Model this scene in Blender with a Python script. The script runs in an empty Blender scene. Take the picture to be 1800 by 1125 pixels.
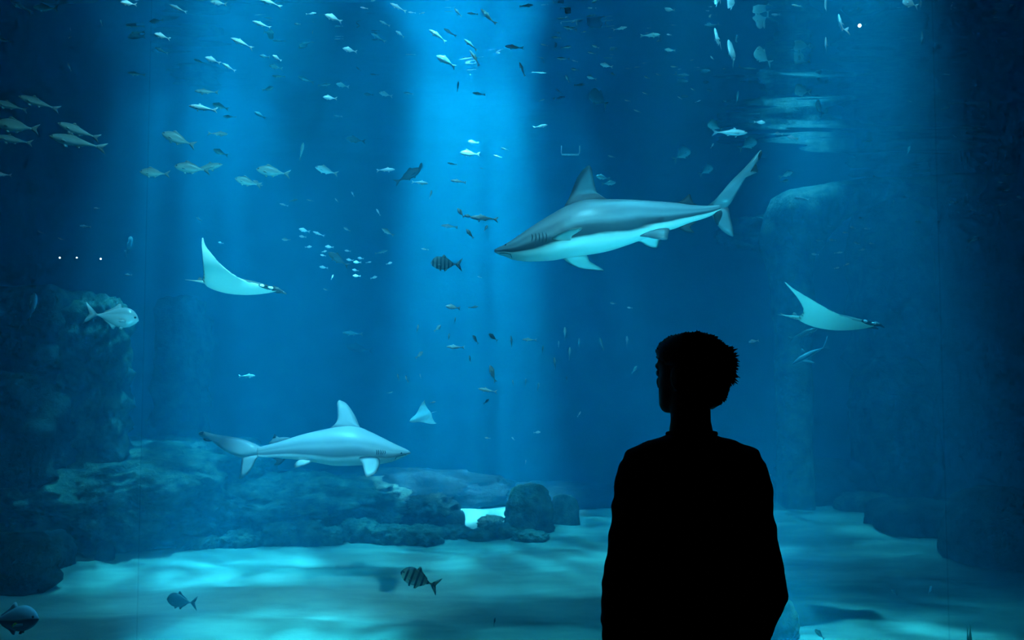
import bpy, bmesh, math, random
from mathutils import Vector, Matrix, noise, Euler

# ------------------------------------------------------------------ camera, world, light, exposure
scene = bpy.context.scene
C = scene.collection
F_PX = 1559.0                     # focal length in pixels of the 1800 x 1125 frame
EYE = Vector((0.0, 0.0, 1.6))
PITCH = math.radians(3.2)
SAND_Z = -0.3                     # level of the sand bed
WATER_Z = 4.5                     # level of the water surface
GLASS_Y = 3.4                     # viewer side of the acrylic

cam_data = bpy.data.cameras.new('camera')
cam_data.sensor_width = 36.0
cam_data.lens = 36.0 * F_PX / 1800.0
cam_data.clip_end = 200
cam = bpy.data.objects.new('camera', cam_data)
C.objects.link(cam)
cam.location = EYE
cam.rotation_euler = (math.pi / 2 + PITCH, 0, 0)
scene.camera = cam

world = bpy.data.worlds.new('world')
scene.world = world
world.use_nodes = True
world.node_tree.nodes['Background'].inputs[0].default_value = (0, 0, 0, 1)
world.node_tree.nodes['Background'].inputs[1].default_value = 0.0

vs = scene.view_settings
vs.view_transform = 'Standard'
vs.look = 'None'
vs.gamma = 1
vs.use_curve_mapping = False
vs.exposure = 0.06

cy = scene.cycles
cy.use_denoising = True
cy.max_bounces = 6
cy.diffuse_bounces = 2
cy.glossy_bounces = 3
cy.transmission_bounces = 4
cy.volume_bounces = 2
cy.transparent_max_bounces = 24
cy.caustics_reflective = False
cy.caustics_refractive = False
cy.sample_clamp_indirect = 40.0
cy.use_light_tree = False
cy.use_adaptive_sampling = True
cy.adaptive_threshold = 0.06
cy.adaptive_min_samples = 16


def tank_spot(name, loc, target, power, angle, blend, color, size=0.12, gobo=0.0, gscale=14.0, stretch=1.0):
    """A spot lamp for the tank, also used for the added fills; gobo is the ripple that the moving water surface lays into its beam."""
    L = bpy.data.lights.new(name, 'SPOT')
    L.energy = power
    L.color = color
    L.spot_size = math.radians(angle)
    L.spot_blend = blend
    L.shadow_soft_size = size
    o = bpy.data.objects.new(name, L)
    C.objects.link(o)
    o.location = loc
    d = Vector(target) - Vector(loc)
    o.rotation_euler = d.to_track_quat('-Z', 'Y').to_euler()
    if gobo > 0:
        L.use_nodes = True
        nt = L.node_tree
        em = nt.nodes['Emission']
        tc = nt.nodes.new('ShaderNodeTexCoord')
        mp = nt.nodes.new('ShaderNodeMapping')
        mp.inputs['Scale'].default_value = (1.0, stretch, 0.0)
        nz = nt.nodes.new('ShaderNodeTexNoise')
        nz.inputs['Scale'].default_value = gscale
        nz.inputs['Detail'].default_value = 2.0
        nz.inputs['Distortion'].default_value = 0.6
        mr = nt.nodes.new('ShaderNodeMapRange')
        mr.inputs['From Min'].default_value = 0.43
        mr.inputs['From Max'].default_value = 0.66
        mr.inputs['To Min'].default_value = 1.0 - gobo * 0.8
        mr.inputs['To Max'].default_value = 1.0 + gobo * 2.4
        nt.links.new(tc.outputs['Normal'], mp.inputs['Vector'])
        nt.links.new(mp.outputs['Vector'], nz.inputs['Vector'])
        nt.links.new(nz.outputs['Fac'], mr.inputs['Value'])
        nt.links.new(mr.outputs['Result'], em.inputs['Strength'])
    return o


LIGHT_C = (0.05, 0.74, 1.0)
LIGHT_W = (0.18, 0.84, 1.0)
# the narrow shaft in the middle of the tank
tank_spot('lamp_shaft', (-0.35, 6.6, 9.0), (-0.59, 12.5, -0.3), 88000, 18, 1.0, LIGHT_W, 0.10, 0.6, 30)
# wide lamps along the tank
tank_spot('lamp_wide_a', (-3.6, 9.6, 7.6), (-3.2, 10.0, 0), 5400, 42, 1.0, LIGHT_C, 0.12, 0.85, 9, 2.6)
tank_spot('lamp_wide_b', (-0.3, 9.8, 7.6), (0.3, 10.2, 0), 4000, 42, 1.0, LIGHT_C, 0.12, 0.85, 9, 2.6)
tank_spot('lamp_wide_c', (3.9, 10.6, 7.6), (3.9, 10.8, 0), 2700, 36, 1.0, LIGHT_C, 0.12, 0.6, 9, 2.0)
tank_spot('lamp_arch', (3.9, 12.0, 7.6), (3.9, 12.3, 0), 2300, 24, 1.0, LIGHT_C, 0.12)
tank_spot('lamp_pool', (-2.7, 8.5, 8.0), (-2.68, 8.6, 0), 9000, 15, 1.0, LIGHT_C, 0.12, 0.9, 22, 2.6)
# lamps just behind the glass, lighting the near sand
tank_spot('lamp_near_a', (-1.6, 6.3, 7.6), (-1.55, 6.6, 0), 800, 44, 1.0, LIGHT_C, 0.15, 0.9, 8, 2.4)
tank_spot('lamp_near_b', (1.8, 6.3, 7.6), (2.0, 6.7, 0), 900, 44, 1.0, LIGHT_C, 0.15, 0.9, 8, 2.4)
tank_spot('lamp_near_pool', (0.4, 5.4, 8.0), (-1.7, 6.3, -0.3), 11000, 14, 1.0, LIGHT_C, 0.12, 0.8, 22, 2.6)
tank_spot('lamp_near_pool_b', (2.5, 6.2, 8.0), (2.5, 6.25, 0), 6500, 18, 1.0, LIGHT_C, 0.12, 0.8, 22, 2.6)
# unseen lamps added over the window's top edge to brighten sharks and fish
tank_spot('fill_front_a', (-1.2, 3.7, 5.2), (-1.75, 7.3, 0.95), 3900, 34, 1.0, LIGHT_W, 0.15)
tank_spot('fill_front_b', (1.0, 3.7, 5.2), (0.8, 6.6, 2.4), 1300, 30, 1.0, LIGHT_W, 0.15)
tank_spot('fill_front_c', (-1.4, 4.1, 6.6), (-1.8, 6.3, 3.8), 950, 64, 1.0, LIGHT_W, 0.15)
tank_spot('fill_front_d', (2.0, 4.4, 7.2), (2.1, 7.0, 4.0), 800, 40, 1.0, LIGHT_W, 0.15)
# unseen uplights added at the foot of the window to brighten bellies
tank_spot('fill_foot_a', (-1.6, 3.75, -0.1), (-1.9, 6.6, 2.0), 900, 40, 1.0, LIGHT_C, 0.15)
tank_spot('fill_foot_b', (1.3, 3.75, -0.1), (1.3, 6.7, 2.3), 1300, 44, 1.0, LIGHT_C, 0.15)


# ------------------------------------------------------------------ helpers
def at(px, py, Y):
    """The point on the line of sight of photo pixel (px, py) at depth Y (world y)."""
    u = (px - 900.0) / F_PX
    v = (562.5 - py) / F_PX
    d = Vector((u, math.cos(PITCH) - v * math.sin(PITCH), math.sin(PITCH) + v * math.cos(PITCH)))
    return EYE + d * (Y / d.y)


def ground(px, py, z=SAND_Z):
    u = (px - 900.0) / F_PX
    v = (562.5 - py) / F_PX
    d = Vector((u, math.cos(PITCH) - v * math.sin(PITCH), math.sin(PITCH) + v * math.cos(PITCH)))
    return EYE + d * ((z - EYE.z) / d.z)


def tag(o, label=None, cat=None, group=None, kind=None):
    if label: o['label'] = label
    if cat: o['category'] = cat
    if group: o['group'] = group
    if kind: o['kind'] = kind
    return o


def mesh_from(name, verts, faces, mats=(), smooth=True, fmat=None):
    me = bpy.data.meshes.new(name)
    me.from_pydata([tuple(v) for v in verts], [], faces)
    for m in mats: me.materials.append(m)
    if fmat: me.polygons.foreach_set('material_index', fmat)
    if smooth: me.polygons.foreach_set('use_smooth', [True] * len(me.polygons))
    me.update()
    return me


def link(name, me, parent=None, loc=(0, 0, 0)):
    o = bpy.data.objects.new(name, me)
    C.objects.link(o)
    o.location = loc
    if parent: o.parent = parent
    return o


class MB:
    """Collects vertices and faces (with material index) of one mesh."""
    def __init__(self):
        self.v, self.f, self.m, self.t = [], [], [], []

    def add(self, verts, faces, mat=0, t=None):
        b = len(self.v)
        self.v += [Vector(p) for p in verts]
        self.t += list(t) if t is not None else [0.5] * len(verts)
        self.f += [tuple(b + i for i in q) for q in faces]
        self.m += [mat] * len(faces)

    def loft(self, rings, mat=0, t=None, cap=True):
        n = len(rings[0])
        verts = [p for r in rings for p in r]
        faces = []
        for i in range(len(rings) - 1):
            for j in range(n):
                k = (j + 1) % n
                faces.append((i * n + j, i * n + k, (i + 1) * n + k, (i + 1) * n + j))
        if cap:
            faces.append(tuple(range(n - 1, -1, -1)))
            faces.append(tuple((len(rings) - 1) * n + j for j in range(n)))
        tt = [x for r in t for x in r] if t is not None else None
        self.add(verts, faces, mat, tt)

    def box(self, lo, hi, mat=0):
        x0, y0, z0 = lo; x1, y1, z1 = hi
        self.add([(x0, y0, z0), (x1, y0, z0), (x1, y1, z0), (x0, y1, z0), (x0, y0, z1), (x1, y0, z1), (x1, y1, z1), (x0, y1, z1)],
                 [(3, 2, 1, 0), (4, 5, 6, 7), (0, 1, 5, 4), (1, 2, 6, 5), (2, 3, 7, 6), (3, 0, 4, 7)], mat)

    def tube(self, pts, radii, n=10, mat=0, flat=1.0, flat_axis=None):
        rings = []
        for i, p in enumerate(pts):
            p = Vector(p)
            a = Vector(pts[max(i - 1, 0)]); b = Vector(pts[min(i + 1, len(pts) - 1)])
            d = (b - a).normalized()
            ref = Vector((0, 1, 0)) if abs(d.y) < 0.9 else Vector((1, 0, 0))
            s = d.cross(ref).normalized(); u = s.cross(d).normalized()
            r = radii[i]
            rings.append([p + s * (math.cos(2 * math.pi * k / n) * r) + u * (math.sin(2 * math.pi * k / n) * r * flat) for k in range(n)])
        self.loft(rings, mat)

    def fin(self, outline, plane, th=0.008, mat=0, t=0.5, curl=None):
        """A solid fin from an outline of 2D points; plane(a, b, off) gives its 3D point, thick inside and thin at its rim."""
        n = len(outline)
        cx = sum(p[0] for p in outline) / n; cz = sum(p[1] for p in outline) / n
        V = [plane(a, b, 0.0) for a, b in outline]
        mid = [((a * 0.55 + cx * 0.45), (b * 0.55 + cz * 0.45)) for a, b in outline]
        V += [plane(a, b, th) for a, b in mid]
        V += [plane(a, b, -th) for a, b in mid]
        V += [plane(cx, cz, th), plane(cx, cz, -th)]
        Fc = []
        for i in range(n):
            k = (i + 1) % n
            Fc += [(i, k, n + k, n + i), (k, i, 2 * n + i, 2 * n + k), (n + i, n + k, 3 * n), (2 * n + k, 2 * n + i, 3 * n + 1)]
        self.add(V, Fc, mat, [t] * len(V))

    def mesh(self, name, mats=(), smooth=True, attr=False):
        me = mesh_from(name, self.v, self.f, mats, smooth, self.m)
        if attr:
            a = me.attributes.new('shade', 'FLOAT', 'POINT')
            a.data.foreach_set('value', self.t)
        return me


def interp(xs, ys, x):
    if x <= xs[0]: return ys[0]
    for i in range(len(xs) - 1):
        if x <= xs[i + 1]:
            f = (x - xs[i]) / (xs[i + 1] - xs[i])
            return ys[i] * (1 - f) + ys[i + 1] * f
    return ys[-1]


def smooth_interp(pts, x):
    """Catmull-Rom through pts sorted by their first number."""
    n = len(pts)
    if x <= pts[0][0]: return pts[0][1]
    if x >= pts[-1][0]: return pts[-1][1]
    for i in range(n - 1):
        if x <= pts[i + 1][0]:
            x0, y0 = pts[i]; x1, y1 = pts[i + 1]
            m0 = (y1 - pts[i - 1][1]) / (x1 - pts[i - 1][0]) if i > 0 else (y1 - y0) / (x1 - x0)
            m1 = (pts[i + 2][1] - y0) / (pts[i + 2][0] - x0) if i + 2 < n else (y1 - y0) / (x1 - x0)
            h = x1 - x0; s = (x - x0) / h
            return ((2 * s ** 3 - 3 * s ** 2 + 1) * y0 + (s ** 3 - 2 * s ** 2 + s) * h * m0 + (-2 * s ** 3 + 3 * s ** 2) * y1 + (s ** 3 - s ** 2) * h * m1)


# ------------------------------------------------------------------ materials
def new_mat(name):
    m = bpy.data.materials.new(name)
    m.use_nodes = True
    nt = m.node_tree
    return m, nt, nt.nodes['Principled BSDF']


def N(nt, kind, **kw):
    n = nt.nodes.new(kind)
    for k, v in kw.items():
        n.inputs[k.replace('_', ' ')].default_value = v
    return n


def ramp(nt, fac, stops):
    r = nt.nodes.new('ShaderNodeValToRGB')
    e = r.color_ramp.elements
    while len(e) < len(stops): e.new(0.5)
    for el, (p, c) in zip(e, stops):
        el.position = p; el.color = (*c, 1)
    nt.links.new(fac, r.inputs['Fac'])
    return r.outputs['Color']


def noise_mat(name, c0, c1, scale, rough=0.9, bump=0.3, bscale=None, detail=8, coord='Object', lo=0.3, hi=0.7, spec=0.2, stretch=(1, 1, 1), dist=0.02):
    m, nt, p = new_mat(name)
    tc = nt.nodes.new('ShaderNodeTexCoord')
    mp = N(nt, 'ShaderNodeMapping', Scale=stretch)
    nt.links.new(tc.outputs[coord], mp.inputs['Vector'])
    n1 = N(nt, 'ShaderNodeTexNoise', Scale=scale, Detail=detail, Roughness=0.65)
    nt.links.new(mp.outputs[0], n1.inputs['Vector'])
    nt.links.new(ramp(nt, n1.outputs['Fac'], [(lo, c0), (hi, c1)]), p.inputs['Base Color'])
    p.inputs['Roughness'].default_value = rough
    p.inputs['Specular IOR Level'].default_value = spec
    if bump:
        n2 = N(nt, 'ShaderNodeTexNoise', Scale=bscale or scale * 2, Detail=detail, Roughness=0.7)
        nt.links.new(mp.outputs[0], n2.inputs['Vector'])
        b = N(nt, 'ShaderNodeBump', Strength=bump, Distance=dist)
        nt.links.new(n2.outputs['Fac'], b.inputs['Height'])
        nt.links.new(b.outputs[0], p.inputs['Normal'])
    return m


def plain_mat(name, c, rough=0.6, spec=0.3, metal=0.0, emit=None):
    m, nt, p = new_mat(name)
    tc = nt.nodes.new('ShaderNodeTexCoord')
    n1 = N(nt, 'ShaderNodeTexNoise', Scale=30.0, Detail=3.0)
    nt.links.new(tc.outputs['Object'], n1.inputs['Vector'])
    lo = tuple(x * 0.85 for x in c); hi = tuple(min(x * 1.1, 1) for x in c)
    nt.links.new(ramp(nt, n1.outputs['Fac'], [(0.3, lo), (0.7, hi)]), p.inputs['Base Color'])
    p.inputs['Roughness'].default_value = rough
    p.inputs['Specular IOR Level'].default_value = spec
    p.inputs['Metallic'].default_value = metal
    if emit:
        p.inputs['Emission Color'].default_value = (1, 1, 1, 1)
        p.inputs['Emission Strength'].default_value = emit
    return m


def attr_mat(name, stops, rough=0.45, spec=0.4, mottle=0.12, mscale=9.0, stripes=None, metal=0.0, along=1.0):
    """Skin whose colour runs from belly (0) to back (1) over the 'shade' attribute."""
    m, nt, p = new_mat(name)
    a = nt.nodes.new('ShaderNodeAttribute'); a.attribute_name = 'shade'
    tc = nt.nodes.new('ShaderNodeTexCoord')
    n1 = N(nt, 'ShaderNodeTexNoise', Scale=mscale, Detail=4.0)
    mp = N(nt, 'ShaderNodeMapping', Scale=(along, 1, 1)); nt.links.new(tc.outputs['Object'], mp.inputs['Vector'])
    nt.links.new(mp.outputs[0], n1.inputs['Vector'])
    md = nt.nodes.new('ShaderNodeMath'); md.operation = 'MULTIPLY_ADD'
    md.inputs[1].default_value = mottle; 
    sub = nt.nodes.new('ShaderNodeMath'); sub.operation = 'SUBTRACT'
    nt.links.new(n1.outputs['Fac'], sub.inputs[0]); sub.inputs[1].default_value = 0.5
    nt.links.new(sub.outputs[0], md.inputs[0]); nt.links.new(a.outputs['Fac'], md.inputs[2])
    col = ramp(nt, md.outputs[0], stops)
    if stripes:
        wv = N(nt, 'ShaderNodeTexWave', Scale=stripes[0], Distortion=0.8)
        wv.bands_direction = 'X'
        nt.links.new(tc.outputs['Object'], wv.inputs['Vector'])
        mx = nt.nodes.new('ShaderNodeMix'); mx.data_type = 'RGBA'
        rr = nt.nodes.new('ShaderNodeMapRange'); rr.inputs[1].default_value = 0.62; rr.inputs[2].default_value = 0.8
        nt.links.new(wv.outputs['Fac'], rr.inputs[0])
        nt.links.new(rr.outputs[0], mx.inputs[0])
        nt.links.new(col, mx.inputs[6]); mx.inputs[7].default_value = (*stripes[1], 1)
        col = mx.outputs[2]
    nt.links.new(col, p.inputs['Base Color'])
    p.inputs['Roughness'].default_value = rough
    p.inputs['Specular IOR Level'].default_value = spec
    p.inputs['Metallic'].default_value = metal
    return m


M = {}
M['sand'] = noise_mat('sand', (0.22, 0.245, 0.19), (0.42, 0.45, 0.355), 1.6, 0.95, 0.6, 45, detail=12, lo=0.32, hi=0.68, stretch=(0.5, 1.5, 1), dist=0.015)
M['rock'] = noise_mat('rock', (0.03, 0.048, 0.038), (0.30, 0.36, 0.26), 5.0, 0.92, 1.0, 8, dist=0.14)
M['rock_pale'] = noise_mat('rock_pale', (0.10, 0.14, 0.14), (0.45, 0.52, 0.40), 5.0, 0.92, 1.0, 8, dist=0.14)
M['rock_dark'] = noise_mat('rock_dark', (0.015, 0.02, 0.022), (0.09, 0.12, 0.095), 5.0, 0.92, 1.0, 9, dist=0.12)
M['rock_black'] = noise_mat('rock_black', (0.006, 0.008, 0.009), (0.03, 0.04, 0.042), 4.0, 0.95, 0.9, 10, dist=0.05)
M['wall'] = noise_mat('wall', (0.03, 0.05, 0.06), (0.10, 0.13, 0.14), 0.8, 0.95, 0.5, 3, dist=0.1)
M['hall_floor'] = noise_mat('hall_floor', (0.02, 0.02, 0.02), (0.035, 0.035, 0.035), 4, 0.5, 0.05)
M['hall_dark'] = noise_mat('hall_dark', (0.012, 0.012, 0.013), (0.02, 0.02, 0.021), 5, 0.9, 0.05)
M['seam'] = plain_mat('seam', (0.55, 0.65, 0.7), 0.5)
M['shark_grey'] = attr_mat('shark_grey', [(0.20, (0.80, 0.84, 0.74)), (0.29, (0.66, 0.70, 0.62)), (0.34, (0.045, 0.055, 0.06)), (0.46, (0.09, 0.105, 0.115)), (0.56, (0.30, 0.34, 0.36)), (0.68, (0.22, 0.25, 0.27)), (0.78, (0.34, 0.38, 0.41)), (0.92, (0.28, 0.32, 0.35))], 0.36, 0.45, 0.30, 7, along=0.16)  # countershaded skin, with light on the back also put into the colour
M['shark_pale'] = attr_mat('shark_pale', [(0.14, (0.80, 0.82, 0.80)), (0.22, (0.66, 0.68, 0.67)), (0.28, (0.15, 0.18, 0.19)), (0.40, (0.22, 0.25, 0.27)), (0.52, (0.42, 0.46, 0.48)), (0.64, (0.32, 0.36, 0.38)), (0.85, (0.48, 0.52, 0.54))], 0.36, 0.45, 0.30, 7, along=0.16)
M['pale_ray'] = plain_mat('pale_ray', (0.80, 0.84, 0.83), 0.5)
M['dark_tip'] = plain_mat('dark_tip', (0.035, 0.04, 0.045), 0.5)
M['black'] = plain_mat('black', (0.006, 0.006, 0.007), 0.35)
M['gill'] = plain_mat('gill', (0.04, 0.05, 0.05), 0.8)
M['ray_skin'] = attr_mat('ray_skin', [(0.30, (0.85, 0.88, 0.78)), (0.45, (0.75, 0.79, 0.70)), (0.60, (0.06, 0.08, 0.10)), (0.9, (0.10, 0.13, 0.15))], 0.4, 0.4, 0.06, 6)
nt = M['ray_skin'].node_tree
p = nt.nodes['Principled BSDF']; out = nt.nodes['Material Output']
tl = N(nt, 'ShaderNodeBsdfTranslucent', Color=(0.85, 0.90, 0.76, 1))
mx = nt.nodes.new('ShaderNodeMixShader'); mx.inputs[0].default_value = 0.30
nt.links.new(p.outputs[0], mx.inputs[1]); nt.links.new(tl.outputs[0], mx.inputs[2]); nt.links.new(mx.outputs[0], out.inputs['Surface'])
M['white'] = plain_mat('white', (0.85, 0.86, 0.85), 0.5)


# ------------------------------------------------------------------ the setting: hall
def slab(name, lo, hi, mat, kind='structure', parent=None, label=None, cat=None):
    mb = MB(); mb.box(lo, hi)
    o = link(name, mb.mesh(name, [mat], smooth=False), parent)
    return tag(o, label, cat, kind=kind)


slab('floor', (-9, -7, -0.12), (9, 3.4, 0.0), M['hall_floor'])
slab('ceiling', (-9, -7, 4.6), (9, 3.4, 4.7), M['hall_dark'])
slab('wall_front', (-9, 3.4, -0.12), (9, 3.44, 0.42), M['hall_dark'])
slab('trim_1', (-9, 3.4, 4.35), (9, 3.44, 4.7), M['hall_dark'])
slab('wall_back', (-9, -7.1, -0.12), (9, -7, 4.7), M['hall_dark'])
slab('wall_left', (-9.1, -7, -0.12), (-9, 3.4, 4.7), M['hall_dark'])
slab('wall_right', (9, -7, -0.12), (9.1, 3.4, 4.7), M['hall_dark'])

# acrylic panels, butted with thin bonded seams
mt = bpy.data.materials.new('acrylic'); mt.use_nodes = True
nt = mt.node_tree; nt.nodes.clear()
out = nt.nodes.new('ShaderNodeOutputMaterial'); tr = nt.nodes.new('ShaderNodeBsdfTransparent')
tr.inputs[0].default_value = (0.95, 0.96, 0.965, 1)
nt.links.new(tr.outputs[0], out.inputs['Surface'])
M['acrylic'] = mt
mt = bpy.data.materials.new('seam'); mt.use_nodes = True
nt = mt.node_tree; nt.nodes.clear()
out = nt.nodes.new('ShaderNodeOutputMaterial'); tr = nt.nodes.new('ShaderNodeBsdfTransparent')
tl = N(nt, 'ShaderNodeBsdfTranslucent', Color=(0.9, 0.95, 1.0, 1)); mx = nt.nodes.new('ShaderNodeMixShader'); mx.inputs[0].default_value = 0.02
nt.links.new(tr.outputs[0], mx.inputs[1]); nt.links.new(tl.outputs[0], mx.inputs[2]); nt.links.new(mx.outputs[0], out.inputs['Surface'])
M['seam'] = mt
SEAMS = [-1.425, 1.66]
edges = [-9.0] + SEAMS + [9.0]
win = bpy.data.objects.new('window_1', None); C.objects.link(win); win.location = (0, GLASS_Y + 0.03, 0.42); win['kind'] = 'structure'
win['label'] = 'tall clear acrylic viewing window of the tank'
for i in range(3):
    mb = MB(); mb.box((edges[i] + 0.003, -0.012, 0), (edges[i + 1] - 0.003, 0.012, 3.93))
    link('pane', mb.mesh('pane', [M['acrylic']], False), win)
for x in SEAMS:
    mb = MB(); mb.box((x - 0.003, -0.006, 0), (x + 0.003, 0.006, 3.93))
    link('seam', mb.mesh('seam', [M['seam']], False), win)

# ------------------------------------------------------------------ the setting: tank
TX0, TX1, TY0, TY1 = -12.0, 12.0, 3.445, 15.0


def height_noise(x, y, s, oct=4):
    return noise.fractal(Vector((x * s, y * s, 3.7)), 1.0, 2.0, oct)


# sand bed
nx, ny = 260, 200
V, Fc = [], []
for j in range(ny + 1):
    for i in range(nx + 1):
        x = TX0 + (TX1 - TX0) * i / nx
        y = TY0 + (TY1 - TY0) * j / ny
        z = SAND_Z + 0.05 * height_noise(x, y, 0.5) + 0.034 * math.sin(y * 7 + 2.2 * height_noise(x, y, 0.35) + x * 0.6) * (0.6 + 0.5 * height_noise(x + 9, y, 0.4)) + 0.012 * height_noise(x, y, 3.0, 3)
        V.append((x, y, z))
for j in range(ny):
    for i in range(nx):
        a = j * (nx + 1) + i
        Fc.append((a, a + 1, a + nx + 2, a + nx + 1))
sand = link('sand_bed', mesh_from('sand_bed', V, Fc, [M['sand']]))
tag(sand, 'rippled pale sand covering the tank bottom', kind='structure')

# tank walls
slab('wall_tank_back', (TX0, TY1, SAND_Z - 0.4), (TX1, TY1 + 0.2, 6.2), M['wall'])
slab('wall_tank_left', (TX0 - 0.2, TY0, SAND_Z - 0.4), (TX0, TY1, 6.2), M['wall'])
slab('wall_tank_right', (TX1, TY0, SAND_Z - 0.4), (TX1 + 0.2, TY1, 6.2), M['wall'])

# water: one body of scattering, absorbing volume
mt = bpy.data.materials.new('water'); mt.use_nodes = True
nt = mt.node_tree; nt.nodes.clear()
out = nt.nodes.new('ShaderNodeOutputMaterial')
sc = N(nt, 'ShaderNodeVolumeScatter', Color=(0.01, 0.62, 1.0, 1), Density=0.073, Anisotropy=0.25)
ab = N(nt, 'ShaderNodeVolumeAbsorption', Color=(0.0, 0.62, 0.86, 1), Density=0.16)
ad = nt.nodes.new('ShaderNodeAddShader')
nt.links.new(sc.outputs[0], ad.inputs[0]); nt.links.new(ab.outputs[0], ad.inputs[1])
nt.links.new(ad.outputs[0], out.inputs['Volume'])
mb = MB(); mb.box((TX0 + 0.01, TY0, SAND_Z - 0.35), (TX1 - 0.01, TY1 - 0.01, WATER_Z + 0.15))
water = link('water', mb.mesh('water', [mt], False))
tag(water, 'hazy blue tank water filled with shafts of light', 'water', kind='stuff')

# water surface seen from below: total reflection at a glance, clear when looked at steeply
mt = bpy.data.materials.new('water_surface'); mt.use_nodes = True
nt = mt.node_tree; nt.nodes.clear()
out = nt.nodes.new('ShaderNodeOutputMaterial')
gl = N(nt, 'ShaderNodeBsdfGlossy', Color=(0.9, 0.95, 1, 1), Roughness=0.02)
tr = N(nt, 'ShaderNodeBsdfTransparent', Color=(1, 1, 1, 1))
mx = nt.nodes.new('ShaderNodeMixShader')
fr = N(nt, 'ShaderNodeFresnel', IOR=1.33)
nt.links.new(fr.outputs[0], mx.inputs[0]); nt.links.new(tr.outputs[0], mx.inputs[1]); nt.links.new(gl.outputs[0], mx.inputs[2])
nt.links.new(mx.outputs[0], out.inputs['Surface'])
nx, ny = 240, 240
V, Fc = [], []
for j in range(ny + 1):
    for i in range(nx + 1):
        x = TX0 + 0.02 + (TX1 - TX0 - 0.04) * i / nx
        y = TY0 + 0.02 + (TY1 - TY0 - 0.04) * j / ny
        z = WATER_Z + 0.030 * noise.noise(Vector((x * 0.9, y * 1.5, 0))) + 0.006 * noise.noise(Vector((x * 2.6, y * 6.0, 5)))
        V.append((x, y, z))
for j in range(ny):
    for i in range(nx):
        a = j * (nx + 1) + i
        Fc.append((a, a + 1, a + nx + 2, a + nx + 1))
ws = link('water_surface', mesh_from('water_surface', V, Fc, [mt]))
tag(ws, 'rippled underside of the water surface mirroring the tank', 'water surface', kind='structure')


# ------------------------------------------------------------------ rocks
def rock_mesh(name, dims, seed, mat, power=2.6, rough=0.22, freq=1.6, sub=4, crag=0.10, strata=0.0, taper=0.0):
    bm = bmesh.new()
    bmesh.ops.create_icosphere(bm, subdivisions=sub, radius=1.0)
    off = Vector((seed * 13.7, seed * 7.1, seed * 3.3))
    dx, dy, dz = dims
    mean = min(dx, dy, dz) * 0.6 + 0.4 * (dx * dy * dz) ** (1 / 3)
    for v in bm.verts:
        p = v.co.normalized()
        k = (abs(p.x) ** power + abs(p.y) ** power + abs(p.z) ** power) ** (-1 / power)
        q = p * k
        w = Vector((q.x * dx, q.y * dy, q.z * dz)) / mean
        n1 = noise.fractal(w * freq + off, 0.9, 2.1, 5)
        rg = noise.ridged_multi_fractal(w * freq * 1.7 + off, 0.9, 2.1, 4, 1.0, 2.0) - 1.2
        d = noise.voronoi(w * freq * 2.4 + off)[0]
        n2 = min(d[1] - d[0], 0.5)
        s = 1 + rough * n1 + rough * 0.35 * rg + crag * (n2 - 0.25)
        if strata: s += strata * math.sin(w.z * 9 + 3 * noise.noise(w * 1.5 + off))
        tz = 1 - taper * (q.z * 0.5 + 0.5)
        reach = min(1.0, mean / max(dx, dy, 1e-6) * 1.2)
        sx = 1 + (s - 1) * reach
        v.co = Vector((q.x * dx * sx * tz, q.y * dy * sx * tz, q.z * dz * (1 + (rough * 0.6 * n1 + crag * 0.6 * (n2 - 0.25)) * min(1.0, mean / dz * 1.3))))
    me = bpy.data.meshes.new(name)
    bm.to_mesh(me); bm.free()
    me.materials.append(mat)
    me.polygons.foreach_set('use_smooth', [True] * len(me.polygons))
    return me


rock_seed = [1]


def rock(name, x0, x1, ytop, ybase, label, mat='rock', Y=None, depth=None, group=None, cat='rock', sink=0.12, **kw):
    """A rock that spans photo columns x0..x1 and rows ytop..ybase, its foot on the sand (or at depth Y)."""
    rock_seed[0] += 1
    xm = (x0 + x1) / 2
    if Y is None: Y = ground(xm, ybase).y
    a = at(x0, ybase, Y); b = at(x1, ybase, Y); t = at(xm, ytop, Y)
    hw = (b.x - a.x) / 2
    top = t.z; bot = min(a.z, top - 0.05) - sink
    hh = (top - bot) / 2
    dd = depth / 2 if depth else hw * 0.9
    o = link(name, rock_mesh(name, (hw, dd, hh), rock_seed[0], M[mat], **kw), None, ((a.x + b.x) / 2, Y + dd, (top + bot) / 2))
    o.rotation_euler.z = 0
    tag(o, label, cat, group)
    return o


# far reef, ledges and columns
rock('reef_ledge', -260, 330, 812, 985, 'broad layered reef ledge below the tall rock columns', 'rock', depth=3.2, sub=6, strata=0.03, rough=0.22, freq=2.4, power=3.4, crag=0.16)
rock('reef_mound', 150, 690, 862, 962, 'low dark reef mound sloping down beneath the lower shark', 'rock', Y=9.9, depth=2.6, sub=6, rough=0.30, freq=2.6, crag=0.16, power=2.4)
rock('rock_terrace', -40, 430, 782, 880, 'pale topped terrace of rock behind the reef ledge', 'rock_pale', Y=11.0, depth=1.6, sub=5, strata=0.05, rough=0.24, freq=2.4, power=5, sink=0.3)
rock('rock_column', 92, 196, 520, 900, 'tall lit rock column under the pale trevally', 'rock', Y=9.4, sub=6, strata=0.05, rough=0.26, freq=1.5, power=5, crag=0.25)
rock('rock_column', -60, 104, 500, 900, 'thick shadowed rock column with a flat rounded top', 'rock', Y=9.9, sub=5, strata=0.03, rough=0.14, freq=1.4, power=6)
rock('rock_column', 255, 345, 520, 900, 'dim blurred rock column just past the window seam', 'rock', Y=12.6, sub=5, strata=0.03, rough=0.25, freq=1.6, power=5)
rock('cliff_rock', -130, 78, 650, 960, 'rounded dark rock bulging before the thick column', 'rock_dark', Y=8.9, sub=5, rough=0.22, freq=1.8, power=3, crag=0.2)
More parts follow.
